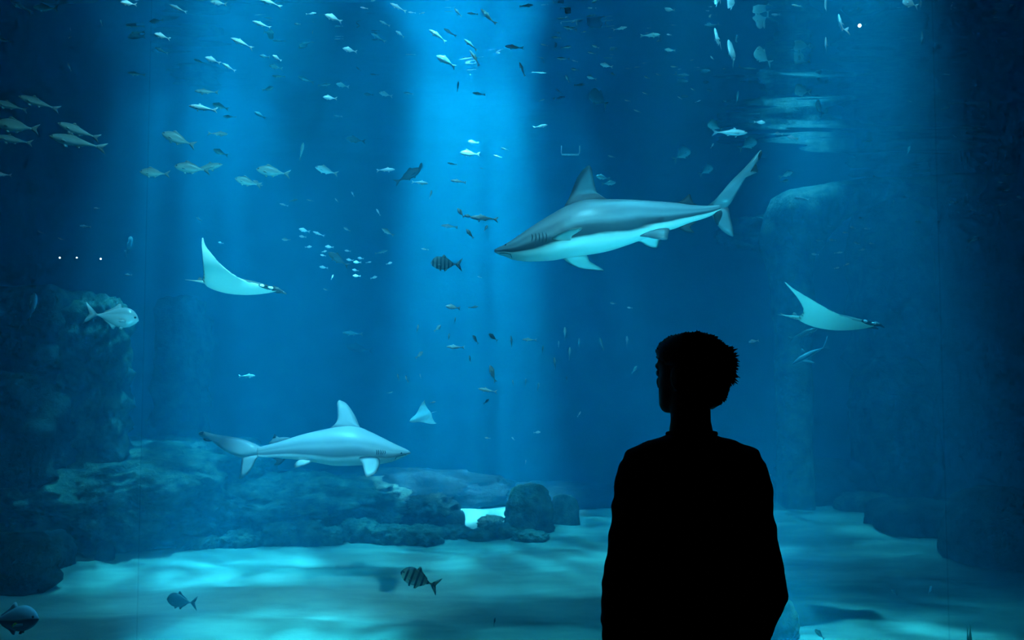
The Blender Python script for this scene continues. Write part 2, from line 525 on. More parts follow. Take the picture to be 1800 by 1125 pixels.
rock('boulder', -70, 62, 950, 1046, 'near black boulder at the sand edge, cut by the frame', 'rock_dark', sub=4, rough=0.2, power=3)
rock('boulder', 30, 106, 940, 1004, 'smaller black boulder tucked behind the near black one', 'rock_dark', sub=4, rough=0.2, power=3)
rock('stone', 160, 195, 955, 985, 'small dark stone alone at the foot of the reef ledge', 'rock_dark', sub=3)
# middle
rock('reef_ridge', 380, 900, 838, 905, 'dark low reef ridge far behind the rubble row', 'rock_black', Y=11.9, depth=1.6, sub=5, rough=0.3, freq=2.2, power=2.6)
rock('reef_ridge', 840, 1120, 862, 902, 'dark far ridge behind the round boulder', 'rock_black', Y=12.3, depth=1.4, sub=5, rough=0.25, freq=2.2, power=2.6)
rock('craggy_rock', 702, 800, 876, 931, 'dark craggy rock covered in knobs beside the round boulder', 'rock_dark', sub=5, rough=0.35, freq=2.6, crag=0.35, power=2.4)
rock('stone', 772, 816, 900, 930, 'dark square stone leaning on the craggy rock', 'rock_dark', sub=4, power=5, rough=0.12)
rock('boulder', 882, 980, 856, 937, 'large round boulder with pale algae cap on the sand', 'rock', sub=5, rough=0.12, freq=1.8, crag=0.14, power=3.6, taper=0.30)
rock('boulder', 962, 1024, 873, 931, 'smaller boulder half hidden behind the round boulder', 'rock', Y=11.0, sub=4, rough=0.12, power=3.4, taper=0.3)
rub = [(452, 520, 925, 962), (500, 568, 922, 961), (560, 600, 930, 959), (590, 660, 918, 955), (648, 720, 928, 957), (700, 776, 930, 958), (765, 825, 928, 950), (820, 870, 935, 952), (850, 905, 925, 950), (900, 965, 938, 955), (380, 450, 938, 968),
       (300, 375, 948, 972), (610, 700, 900, 935), (535, 600, 905, 940), (840, 885, 910, 928)]
rl = ['first stone of the rubble row, counted from the reef ledge', 'second rubble stone of the row along the sand', 'flat rubble stone before the reef mound', 'long rubble stone with a lumpy crest',
      'fourth rubble stone, long and low', 'small rounded stone midway along the rubble row', 'pale slab of rubble below the craggy rock', 'dark wedge of rubble under the craggy rock',
      'thin rubble slab between craggy rock and round boulder', 'tiny rubble chip before the round boulder', 'tilted rubble slab touching the round boulder', 'last flat rubble sliver reaching past the round boulder']
rl = ['rubble stone where the row meets the reef mound, widest and darkest', 'dark lumpy rubble stone next to the widest dark one', 'small knob of rubble in the gap of the row',
      'humped rubble stone at the middle of the row', 'long low rubble stone in front of the lit reef slope', 'rubble slab lying just below the craggy rock', 'pale rubble slab under the dark square stone',
      'thin rubble chip midway between craggy rock and round boulder', 'tilted rubble slab touching the round boulder', 'flat rubble sliver in front of the round boulder', 'rubble stone below the lower shark pectoral shadow, half buried',
      'rubble stone nearest the window seam, half buried', 'lit rubble slope stone behind the row, nearest the craggy rock', 'upper rubble stone behind the row, over the darkest stone', 'small pale pebble rock behind the gap beside the round boulder']
for k, (a, b, t, bs) in enumerate(rub):
    rock('rubble_stone', a, b, t, bs, rl[k], 'rock', group='rubble stones along the reef edge', sub=5, rough=0.32, freq=2.0, crag=0.2, sink=0.06)
# right
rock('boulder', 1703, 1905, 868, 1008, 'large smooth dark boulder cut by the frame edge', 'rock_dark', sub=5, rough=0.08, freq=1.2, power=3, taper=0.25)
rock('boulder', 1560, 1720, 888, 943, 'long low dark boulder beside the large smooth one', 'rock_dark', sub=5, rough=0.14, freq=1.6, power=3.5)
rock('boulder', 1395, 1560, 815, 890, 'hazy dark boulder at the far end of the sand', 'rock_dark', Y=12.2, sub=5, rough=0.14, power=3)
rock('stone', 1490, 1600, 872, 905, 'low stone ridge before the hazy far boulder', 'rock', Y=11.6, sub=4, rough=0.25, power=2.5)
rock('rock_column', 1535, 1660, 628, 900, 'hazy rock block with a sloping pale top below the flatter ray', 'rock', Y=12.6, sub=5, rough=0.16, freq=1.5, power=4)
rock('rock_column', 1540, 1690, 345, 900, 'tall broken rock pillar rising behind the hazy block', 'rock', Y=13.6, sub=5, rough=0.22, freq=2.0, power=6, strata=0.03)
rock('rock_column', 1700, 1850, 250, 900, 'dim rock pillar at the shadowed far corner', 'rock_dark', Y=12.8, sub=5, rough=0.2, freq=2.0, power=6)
rock('boulder', 1300, 1422, 1047, 1160, 'mossy boulder on the sand next to the person elbow', 'rock', Y=6.2, sub=5, rough=0.06, freq=1.2, power=2.2)


# rock arch: leg and lintel in one
def arch():
    Y = 12.4
    c = [(1398, 900, 30), (1398, 760, 30), (1396, 620, 30), (1394, 540, 32), (1390, 470, 36), (1385, 430, 46), (1400, 392, 58), (1450, 362, 42), (1510, 340, 26), (1570, 330, 18), (1640, 326, 18), (1720, 324, 18)]
    mb = MB(); rings = []
    n = 22
    pts = [at(a, b, Y) for a, b, r in c]
    dense = []
    for i in range(len(c) - 1):
        for k in range(5):
            f = k / 5
            dense.append((pts[i].lerp(pts[i + 1], f), (c[i][2] * (1 - f) + c[i + 1][2] * f) * Y / F_PX))
    dense.append((pts[-1], c[-1][2] * Y / F_PX))
    for i, (p, r) in enumerate(dense):
        a = dense[max(i - 1, 0)][0]; b = dense[min(i + 1, len(dense) - 1)][0]
        d = (b - a).normalized(); s = Vector((0, 1, 0)); u = d.cross(s).normalized()
        ring = []
        for k in range(n):
            an = 2 * math.pi * k / n
            q = p + u * math.cos(an) * r + s * math.sin(an) * r * 1.6
            q += (q - p) * 0.18 * noise.fractal(q * 1.8, 1.0, 2.0, 4)
            ring.append(q)
        rings.append(ring)
    mb.loft(rings)
    # the ledge that carries the lit top of the arch out to the side of the big shark
    o = link('rock_arch', mb.mesh('rock_arch', [M['rock_pale']]))
    tag(o, 'pale rock arch leaning over a dark opening behind the big shark tail', 'rock arch')
    ob = rock('rock_shelf', 1285, 1440, 372, 425, 'lit rock shelf running from the big shark tail to the arch', 'rock_pale', Y=12.5, depth=1.2, sub=5, rough=0.4, freq=2.6, power=2.4, crag=0.3, sink=0.0)


arch()


# ------------------------------------------------------------------ sharks
def round_outline(pts, k=3):
    """Closed Catmull-Rom through the outline points (of any number of coordinates)."""
    n = len(pts); out = []
    for i in range(n):
        p0, p1, p2, p3 = pts[i - 1], pts[i], pts[(i + 1) % n], pts[(i + 2) % n]
        for j in range(k):
            t = j / k
            out.append(tuple(0.5 * ((2 * b) + (-a + c) * t + (2 * a - 5 * b + 4 * c - d) * t * t + (-a + 3 * b - 3 * c + d) * t ** 3) * 1.0 if j else b for a, b, c, d in zip(p0, p1, p2, p3)))
    return out


def build_shark(name, Y, origin, zoom, facing, up, low, width, fins, pecs, eye, gills, mouth, mat, label, bend):
    """Shark from its side outline. up/low: back and belly line in outline units (x grows to the tail side given by the outline);
    fins: mid-line fins; pecs: paired fins as (root points, tip point, lateral reach)."""
    s = Y / F_PX / zoom
    root = at(origin[0], origin[1], Y)

    def P(zx, zz, lat=0.0):
        """outline point -> local metres (x right, z up, y depth)"""
        return Vector(((zx - origin[2]) * s, lat, -(zz - origin[3]) * s))

    xs0, xs1 = up[0][0], up[-1][0]
    L = abs(xs1 - xs0)

    def bendy(zx):
        f = (zx - xs0) / (xs1 - xs0) if facing == 'L' else (xs1 - zx) / (xs1 - xs0)
        return bend * (f ** 2) * math.sin(f * 2.6)

    mb = MB()
    NR, NS = 26, 60
    rings, tt = [], []
    for i in range(NS + 1):
        f = i / NS
        f = f * f * (3 - 2 * f) * 0.35 + f * 0.65
        x = xs0 + (xs1 - xs0) * f
        zu, zl = smooth_interp(up, x), smooth_interp(low, x)
        mid = (zu + zl) / 2; hh = abs(zl - zu) / 2
        w = smooth_interp(width, f) * s
        ring, tr_ = [], []
        for k in range(NR):
            a = 2 * math.pi * k / NR
            ca, sa = math.cos(a), math.sin(a)
            e = 0.85
            lat = math.copysign(abs(ca) ** e, ca) * w
            zz = mid - math.copysign(abs(sa) ** 0.95, sa) * hh
            ring.append(P(x, zz, lat + bendy(x)))
            tr_.append(0.5 + 0.5 * sa)
        rings.append(ring); tt.append(tr_)
    mb.loft(rings, 0, tt)
    for outline, th, mat_i, tval in fins:
        xm = sum(p[0] for p in outline) / len(outline)
        mb.fin(round_outline(outline), lambda a, b, off: P(a, b, off + bendy(a)), th, mat_i, tval)
    for outline, lat0, reach, tval in pecs:
        # paired fin: third number of each point is how far out along the reach it stands (0 root .. 1 tip)
        outline = round_outline(outline)
        n = len(outline)
        top = [P(a, b, lat0 + reach * c) for a, b, c in outline]
        cx = sum(top, Vector()) / n
        nrm = Vector()
        for i in range(n):
            nrm += (top[i] - cx).cross(top[(i + 1) % n] - cx)
        nrm.normalize()
        if nrm.z < 0: nrm = -nrm
        V = list(top) + [p.lerp(cx, 0.45) + nrm * 0.012 for p in top] + [p.lerp(cx, 0.45) - nrm * 0.012 for p in top] + [cx + nrm * 0.014, cx - nrm * 0.014]
        Fc = []
        for i in range(n):
            k = (i + 1) % n
            Fc += [(i, k, n + k, n + i), (k, i, 2 * n + i, 2 * n + k), (n + i, n + k, 3 * n), (2 * n + k, 2 * n + i, 3 * n + 1)]
        t = [tval] * n + [0.9 if tval > 0.5 else tval] * n + [0.1] * n + [tval, 0.1]
        mb.add(V, Fc, 0, t)
    me = mb.mesh(name, [mat, M['dark_tip']], attr=True)
    bm = bmesh.new(); bm.from_mesh(me)
    bmesh.ops.recalc_face_normals(bm, faces=bm.faces); bm.to_mesh(me); bm.free()
    o = link(name, me, None, root)
    tag(o, label, 'shark')
    def flank(xx, zz):
        zu, zl = smooth_interp(up, xx), smooth_interp(low, xx)
        mid, hh = (zu + zl) / 2, abs(zl - zu) / 2
        sn = max(-0.985, min(0.985, (mid - zz) / hh))
        sn = math.copysign(abs(sn) ** (1 / 0.95), sn)
        fi, best = abs(xx - xs0) / L, 0
        return smooth_interp(width, fi) * s * math.sqrt(1 - sn * sn) ** 0.85

    # eyes, gill slits and mouth lie on both flanks
    for side in (-1, 1):
        x, z = eye
        lat = flank(x, z) * side * 0.97
        bm = bmesh.new(); bmesh.ops.create_icosphere(bm, subdivisions=2, radius=6.5 * s)
        me = bpy.data.meshes.new('eye'); bm.to_mesh(me); bm.free(); me.materials.append(M['black'])
        me.polygons.foreach_set('use_smooth', [True] * len(me.polygons))
        link('eye', me, o, P(x, z, lat + bendy(x)))
        for gx, gz0, gz1 in gills:
            g = MB(); pts = []
            for k in range(5):
                q = k / 4
                zz = gz0 + (gz1 - gz0) * q
                xx = gx + 5 * math.sin(q * math.pi)
                pts.append(P(xx, zz, side * flank(xx, zz) * 1.01 + bendy(xx)))
            g.tube(pts, [0.6 * s, 2.8 * s, 3.2 * s, 2.8 * s, 0.6 * s], 6)
            link('gill_slit', g.mesh('gill_slit', [M['gill']]), o)
        g = MB(); pts = []
        for xx, zz in mouth:
            pts.append(P(xx, zz, side * flank(xx, zz) * 1.005 + bendy(xx)))
        g.tube(pts, [2.4 * s] * len(pts), 6)
        link('mouth', g.mesh('mouth', [M['gill']]), o)
    return o


# upper shark, swims to the left; outline units are 3.6 per photo pixel from (860, 240)
up = [(28, 716), (60, 700), (95, 682), (140, 655), (220, 600), (310, 540), (400, 485), (480, 440), (560, 408), (640, 394), (760, 391), (900, 391), (1050, 399), (1200, 408), (1300, 421), (1400, 426), (1480, 420)]
low = [(28, 734), (60, 750), (95, 760), (140, 780), (220, 791), (310, 791), (400, 785), (480, 770), (560, 758), (640, 746), (760, 722), (900, 676), (1050, 620), (1200, 570), (1300, 532), (1400, 500), (1480, 462)]
width = [(0, 8), (0.03, 34), (0.08, 62), (0.16, 92), (0.26, 118), (0.36, 128), (0.48, 118), (0.62, 86), (0.78, 48), (0.9, 24), (1.0, 9)]
fins = [
    ([(476, 450), (500, 392), (522, 338), (555, 255), (590, 205), (618, 180), (637, 172), (650, 195), (662, 262), (678, 335), (692, 368), (720, 386), (756, 394), (700, 408), (600, 430)], 0.016, 0, 0.80),
    ([(1195, 415), (1225, 395), (1255, 372), (1284, 349), (1296, 380), (1312, 412), (1330, 420), (1280, 440)], 0.009, 1, 0.6),
    ([(1400, 432), (1430, 405), (1480, 350), (1550, 268), (1640, 178), (1700, 108), (1737, 72), (1741, 100), (1722, 140), (1708, 160), (1716, 214), (1690, 205), (1660, 216), (1610, 300), (1556, 392), (1530, 430), (1480, 465)], 0.014, 0, 0.72),
    ([(1425, 470), (1440, 520), (1462, 556), (1500, 598), (1558, 628), (1556, 570), (1540, 500), (1528, 440), (1480, 430)], 0.010, 0, 0.70),
    ([(1705, 165), (1716, 216), (1690, 206), (1655, 220), (1680, 190)], 0.016, 1, 0.5),
    ([(1736, 74), (1743, 102), (1722, 142), (1714, 110)], 0.016, 1, 0.5),
    ([(1430, 470), (1440, 520), (1464, 556), (1490, 510), (1500, 460), (1470, 445)], 0.014, 1, 0.5),
    ([(1212, 566), (1232, 585), (1262, 597), (1312, 600), (1292, 578), (1290, 552), (1330, 528), (1270, 530)], 0.009, 1, 0.5),
]
pecs = [
    ([(470, 742, 0), (520, 778, 0.3), (600, 796, 0.65), (700, 797, 0.95), (772, 799, 1), (730, 778, 0.8), (660, 758, 0.45), (620, 728, 0.1)], 0.16, 0.40, 0.2),
    ([(385, 672, 0), (420, 662, 0.4), (480, 656, 0.8), (545, 658, 1), (536, 668, 0.8), (500, 676, 0.4), (500, 684, 0.05), (440, 682, 0)], -0.20, -0.40, 0.3),
    ([(940, 640, 0), (985, 656, 0.4), (1030, 672, 0.8), (1095, 678, 1), (1108, 640, 0.7), (1122, 595, 0.1), (1040, 600, 0)], -0.10, -0.10, 0.5),
    ([(940, 640, 0), (985, 656, 0.4), (1030, 672, 0.8), (1095, 678, 1), (1108, 640, 0.7), (1122, 595, 0.1), (1040, 600, 0)], 0.08, 0.16, 0.25),
]
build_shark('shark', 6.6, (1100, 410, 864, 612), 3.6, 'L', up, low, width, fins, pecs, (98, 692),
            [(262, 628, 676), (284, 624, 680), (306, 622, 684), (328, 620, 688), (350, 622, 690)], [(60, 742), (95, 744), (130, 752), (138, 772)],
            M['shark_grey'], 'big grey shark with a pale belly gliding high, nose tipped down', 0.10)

# lower shark, swims to the right; outline units are 4 per photo pixel from (330, 680)
up = [(505, 424), (560, 408), (640, 386), (720, 361), (800, 336), (900, 311), (1020, 287), (1100, 276), (1160, 276), (1215, 287), (1280, 316), (1350, 350), (1450, 400), (1530, 436), (1550, 447), (1562, 458)]
low = [(505, 486), (560, 491), (640, 494), (720, 500), (800, 508), (900, 524), (1020, 547), (1100, 551), (1160, 550), (1215, 548), (1280, 546), (1350, 541), (1450, 518), (1530, 482), (1550, 474), (1562, 468)]
width = [(0, 9), (0.1, 22), (0.22, 44), (0.36, 80), (0.5, 108), (0.62, 118), (0.72, 110), (0.82, 90), (0.92, 60), (0.97, 32), (1.0, 6)]
fins = [
    ([(1216, 300), (1203, 272), (1180, 215), (1140, 150), (1110, 116), (1085, 102), (1062, 97), (1050, 120), (1053, 170), (1053, 225), (1040, 258), (1022, 280), (1005, 291), (1060, 300), (1140, 310)], 0.016, 0, 0.85),
    ([(735, 358), (690, 350), (655, 352), (622, 328), (616, 350), (604, 372), (585, 394), (660, 385)], 0.009, 0, 0.6),
    ([(640, 340), (622, 328), (616, 350), (612, 360), (640, 360)], 0.011, 1, 0.5),
    ([(535, 424), (500, 402), (460, 385), (380, 361), (280, 346), (180, 336), (80, 318), (44, 338), (88, 366), (130, 372), (160, 385), (210, 420), (280, 458), (350, 486), (400, 498), (470, 500), (540, 470)], 0.014, 0, 0.74),
    ([(400, 490), (390, 530), (384, 580), (379, 642), (420, 622), (452, 590), (478, 548), (498, 505), (520, 470), (450, 470)], 0.010, 0, 0.70),
    ([(90, 368), (132, 364), (162, 384), (120, 390), (92, 380)], 0.016, 1, 0.5),
    ([(82, 318), (44, 338), (66, 344), (90, 330)], 0.016, 1, 0.5),
    ([(704, 494), (684, 520), (662, 540), (624, 542), (640, 518), (630, 502), (600, 490), (660, 480)], 0.009, 1, 0.5),
]
pecs = [
    ([(1232, 480, 0), (1262, 505, 0.35), (1292, 535, 0.7), (1322, 578, 1), (1352, 572, 0.98), (1376, 560, 0.9), (1388, 536, 0.7), (1384, 505, 0.3), (1345, 478, 0)], -0.16, -0.34, 0.75),
    ([(1110, 535, 0), (1070, 558, 0.4), (1020, 570, 0.8), (972, 582, 1), (990, 560, 0.8), (1010, 545, 0.3), (1050, 530, 0)], 0.14, 0.42, 0.2),
    ([(900, 508, 0), (880, 524, 0.3), (840, 540, 0.8), (786, 553, 1), (780, 520, 0.4), (830, 498, 0)], -0.07, -0.08, 0.25),
    ([(900, 508, 0), (880, 524, 0.3), (840, 540, 0.8), (786, 553, 1), (780, 520, 0.4), (830, 498, 0)], 0.07, 0.10, 0.25),
]
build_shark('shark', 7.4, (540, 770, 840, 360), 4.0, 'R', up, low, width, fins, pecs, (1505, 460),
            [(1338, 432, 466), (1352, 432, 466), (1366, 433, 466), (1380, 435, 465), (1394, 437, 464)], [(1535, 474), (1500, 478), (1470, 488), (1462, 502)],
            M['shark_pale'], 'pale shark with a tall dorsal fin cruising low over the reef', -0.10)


def dim_shark():
    """the blurred shark far behind the right-hand ray"""
    up = [(0, 40), (60, 20), (160, 0), (300, 10), (420, 40), (460, 50)]
    low = [(0, 48), (60, 62), (160, 78), (300, 70), (420, 58), (460, 56)]
    width = [(0, 4), (0.2, 26), (0.4, 34), (0.7, 20), (1, 3)]
    fins = [([(150, 6), (190, -60), (215, -64), (225, 0)], 0.01, 0, 0.7),
            ([(440, 52), (500, 0), (560, -60), (530, 10), (500, 50), (520, 100), (460, 60)], 0.008, 0, 0.7)]
    pecs = [([(110, 60, 0), (150, 110, 0.6), (200, 130, 1), (180, 70, 0)], -0.05, -0.2, 0.6), ([(110, 60, 0), (150, 90, 0.6), (200, 100, 1), (180, 70, 0)], 0.05, 0.2, 0.6)]
    o = build_shark('shark', 11.3, (1420, 625, 230, 40), 7.0, 'L', up, low, width, fins, pecs, (30, 38), [(90, 25, 50), (98, 25, 50)], [(15, 48), (40, 54)], M['shark_grey'],
                    'faint hazy shark far away under the smaller ray', 0.05)
    o.rotation_euler.y = math.radians(-28)


dim_shark()


# ------------------------------------------------------------------ devil rays
def build_ray(name, Y, px, py, length_px, rise, reach, label, yaw=0.0, pitch=0.0, roll=0.0, back=0.0, far=1.0, eyes=True):
    """A devil ray with raised wings; length_px is its disc length in the photo, rise and reach in disc lengths."""
    s = length_px * Y / F_PX
    mb = MB()
    NV, NU = 24, 18
    LE = [(0, 0.955), (0.12, 0.86), (0.25, 0.60), (0.5, 0.38), (0.75, 0.20), (0.92, 0.07), (1, 0.035)]
    TE = [(0, 0.0), (0.15, 0.02), (0.3, 0.05), (0.5, 0.065), (0.75, 0.055), (0.92, 0.03), (1, 0.02)]

    def wing(v, u):
        a = abs(v)
        le, te = smooth_interp(LE, a), smooth_interp(TE, a)
        x = te + (le - te) * u
        x += back * a ** 1.6 * (1.0 if v < 0 else 0.3)
        z = (rise if v < 0 else rise * far) * (0.10 * a + 0.42 * a ** 1.4 + 0.48 * a ** 3)
        y = math.copysign(reach * (1 - 0.22 * a ** 3) * a, v)
        c = le - te
        th = (0.085 * math.exp(-(a / 0.22) ** 2) + 0.022 * (1 - a) + 0.003) * (math.sin(math.pi * min(1, max(0, u)) ** 0.8) ** 0.7 if 0 < u < 1 else 0) 
        return x, y, z, th

    vs_ = [-1 + 2 * i / (2 * NV) for i in range(2 * NV + 1)]
    V, T, Fc = [], [], []
    for v in vs_:
        for layer in (1, -1):
            for j in range(NU + 1):
                u = j / NU
                x, y, z, th = wing(v, u)
                V.append(Vector((x - 0.5, y, z + layer * th * (0.8 if layer > 0 else 1.05))) * s)
                T.append(0.9 if layer > 0 else 0.2)
    W = 2 * (NU + 1)
    for i in range(2 * NV):
        for j in range(NU):
            a = i * W + j; b = (i + 1) * W + j
            Fc.append((a, a + 1, b + 1, b))
            a += NU + 1; b += NU + 1
            Fc.append((b, b + 1, a + 1, a))
    mb.add(V, Fc, 0, T)
    # tail whip and small dorsal fin
    mb.tube([Vector((-0.46, 0, 0.0)) * s, Vector((-0.56, 0, 0.003)) * s, Vector((-0.64, 0.01, 0.006)) * s, Vector((-0.74, 0.02, 0.008)) * s], [0.02 * s, 0.012 * s, 0.006 * s, 0.002 * s], 8)
    mb.fin([(-0.50, 0.0), (-0.53, 0.05), (-0.56, 0.055), (-0.58, 0.02), (-0.56, 0.0)], lambda a, b, off: Vector((a, off, b)) * s, 0.006 * s, 0, 0.8)
    me = mb.mesh(name, [M['ray_skin'], M['white']], attr=True)
    bm = bmesh.new(); bm.from_mesh(me); bmesh.ops.remove_doubles(bm, verts=bm.verts, dist=0.0004 * s)
    bmesh.ops.recalc_face_normals(bm, faces=bm.faces); bm.to_mesh(me); bm.free()
    o = link(name, me, None, at(px, py, Y))
    o.rotation_euler = Euler((roll, pitch, yaw), 'ZYX')
    tag(o, label, 'ray')
    if eyes:
        for side in (-1, 1):
            g = MB()
            g.tube([Vector((0.40, side * 0.10, 0.0)) * s, Vector((0.47, side * 0.105, -0.005)) * s, Vector((0.53, side * 0.09, -0.03)) * s], [0.034 * s, 0.022 * s, 0.008 * s], 8, flat=0.6)
            link('head_fin', g.mesh('head_fin', [M['dark_tip']]), o)
            def ball(nm, r, loc_, sc_, mat_, lab=None):
                bm = bmesh.new(); bmesh.ops.create_icosphere(bm, subdivisions=2, radius=r * s)
                me = bpy.data.meshes.new(nm); bm.to_mesh(me); bm.free(); me.materials.append(mat_); me.polygons.foreach_set('use_smooth', [True] * len(me.polygons))
                e = link(nm, me, o, Vector(loc_) * s); e.scale = sc_; e.rotation_euler = (0, math.radians(8), math.radians(-14 * side))
                if lab: e['label'] = lab
            ball('head_band', 0.045, (0.33, side * 0.105, 0.006), (2.4, 0.55, 0.62), M['dark_tip'], 'dark band around the eye')
            ball('eye_patch', 0.020, (0.275, side * 0.137, 0.016), (1.5, 0.5, 0.9), M['white'], 'white patch behind the eye')
            ball('eye_patch', 0.022, (0.385, side * 0.122, 0.002), (1.6, 0.5, 0.7), M['white'], 'white patch on the head fin')
            ball('eye', 0.014, (0.33, side * 0.134, 0.012), (1, 0.6, 1), M['black'])
    else:
        o.data.materials[0] = M['pale_ray']
    return o


build_ray('devil_ray', 6.4, 427, 503, 141, 0.47, 0.62, 'devil ray with one wing swept steeply up, nearest the window seam', pitch=math.radians(6), roll=math.radians(-4), back=0.06, far=0.35)
build_ray('devil_ray', 6.8, 1474, 565, 143, 0.32, 0.62, 'flatter devil ray swimming above the person shoulder', pitch=math.radians(6), roll=math.radians(-4), back=-0.36, far=0.35)
build_ray('devil_ray', 9.6, 738, 734, 44, 0.15, 0.75, 'tiny pale ray banking just above the lower shark nose', yaw=math.radians(200), pitch=math.radians(20), roll=math.radians(-55), eyes=False)


# ------------------------------------------------------------------ person
def fuse(name, mb, voxel, mats, smooth_it=4):
    """One continuous surface from overlapping closed shells."""
    me = mb.mesh(name + '_shells', mats)
    bm = bmesh.new(); bm.from_mesh(me); bmesh.ops.recalc_face_normals(bm, faces=bm.faces); bm.to_mesh(me); bm.free()
    t = bpy.data.objects.new('tmp', me); C.objects.link(t)
    r = t.modifiers.new('r', 'REMESH'); r.mode = 'VOXEL'; r.voxel_size = voxel; r.use_smooth_shade = True
    sm = t.modifiers.new('s', 'SMOOTH'); sm.factor = 0.5; sm.iterations = smooth_it
    dg = bpy.context.evaluated_depsgraph_get(); dg.update()
    out = bpy.data.meshes.new_from_object(t.evaluated_get(dg)); out.name = name
    bpy.data.objects.remove(t); bpy.data.meshes.remove(me)
    if not out.materials:
        for m in mats: out.materials.append(m)
    out.polygons.foreach_set('use_smooth', [True] * len(out.polygons))
    return out


def ering(cx, yf, yb, w, z, n=24, e=1.0, rot=None, org=Vector((0, 0, 0))):
    ring = []
    for k in range(n):
        a = 2 * math.pi * k / n
        ca, sa = math.cos(a), math.sin(a)
        x = cx + math.copysign(abs(ca) ** e, ca) * w
        y = (yf + yb) / 2 + math.copysign(abs(sa) ** e, sa) * (yf - yb) / 2
        p = Vector((x, y, z))
        if rot is not None: p = rot @ p
        ring.append(p + org)
    return ring


M['skin'] = noise_mat('skin', (0.20, 0.13, 0.10), (0.26, 0.17, 0.13), 12, 0.6, 0.05, 120, dist=0.001)
M['shirt'] = noise_mat('shirt', (0.030, 0.030, 0.034), (0.045, 0.045, 0.050), 40, 0.9, 0.25, 260, dist=0.002)
M['trousers'] = noise_mat('trousers', (0.012, 0.014, 0.02), (0.02, 0.022, 0.03), 40, 0.9, 0.2, 200, dist=0.002)
M['shoe'] = noise_mat('shoe', (0.02, 0.02, 0.02), (0.03, 0.03, 0.03), 20, 0.5, 0.1)
M['hair'] = noise_mat('hair', (0.004, 0.0035, 0.003), (0.010, 0.008, 0.007), 60, 0.6, 0.3, 300, dist=0.002, spec=0.15)

PX0, PY0 = 0.522, 2.6
HEAD_R = Matrix.Rotation(math.radians(43), 3, 'Z')
CHIN = Vector((-0.004, 0.008, 1.471))


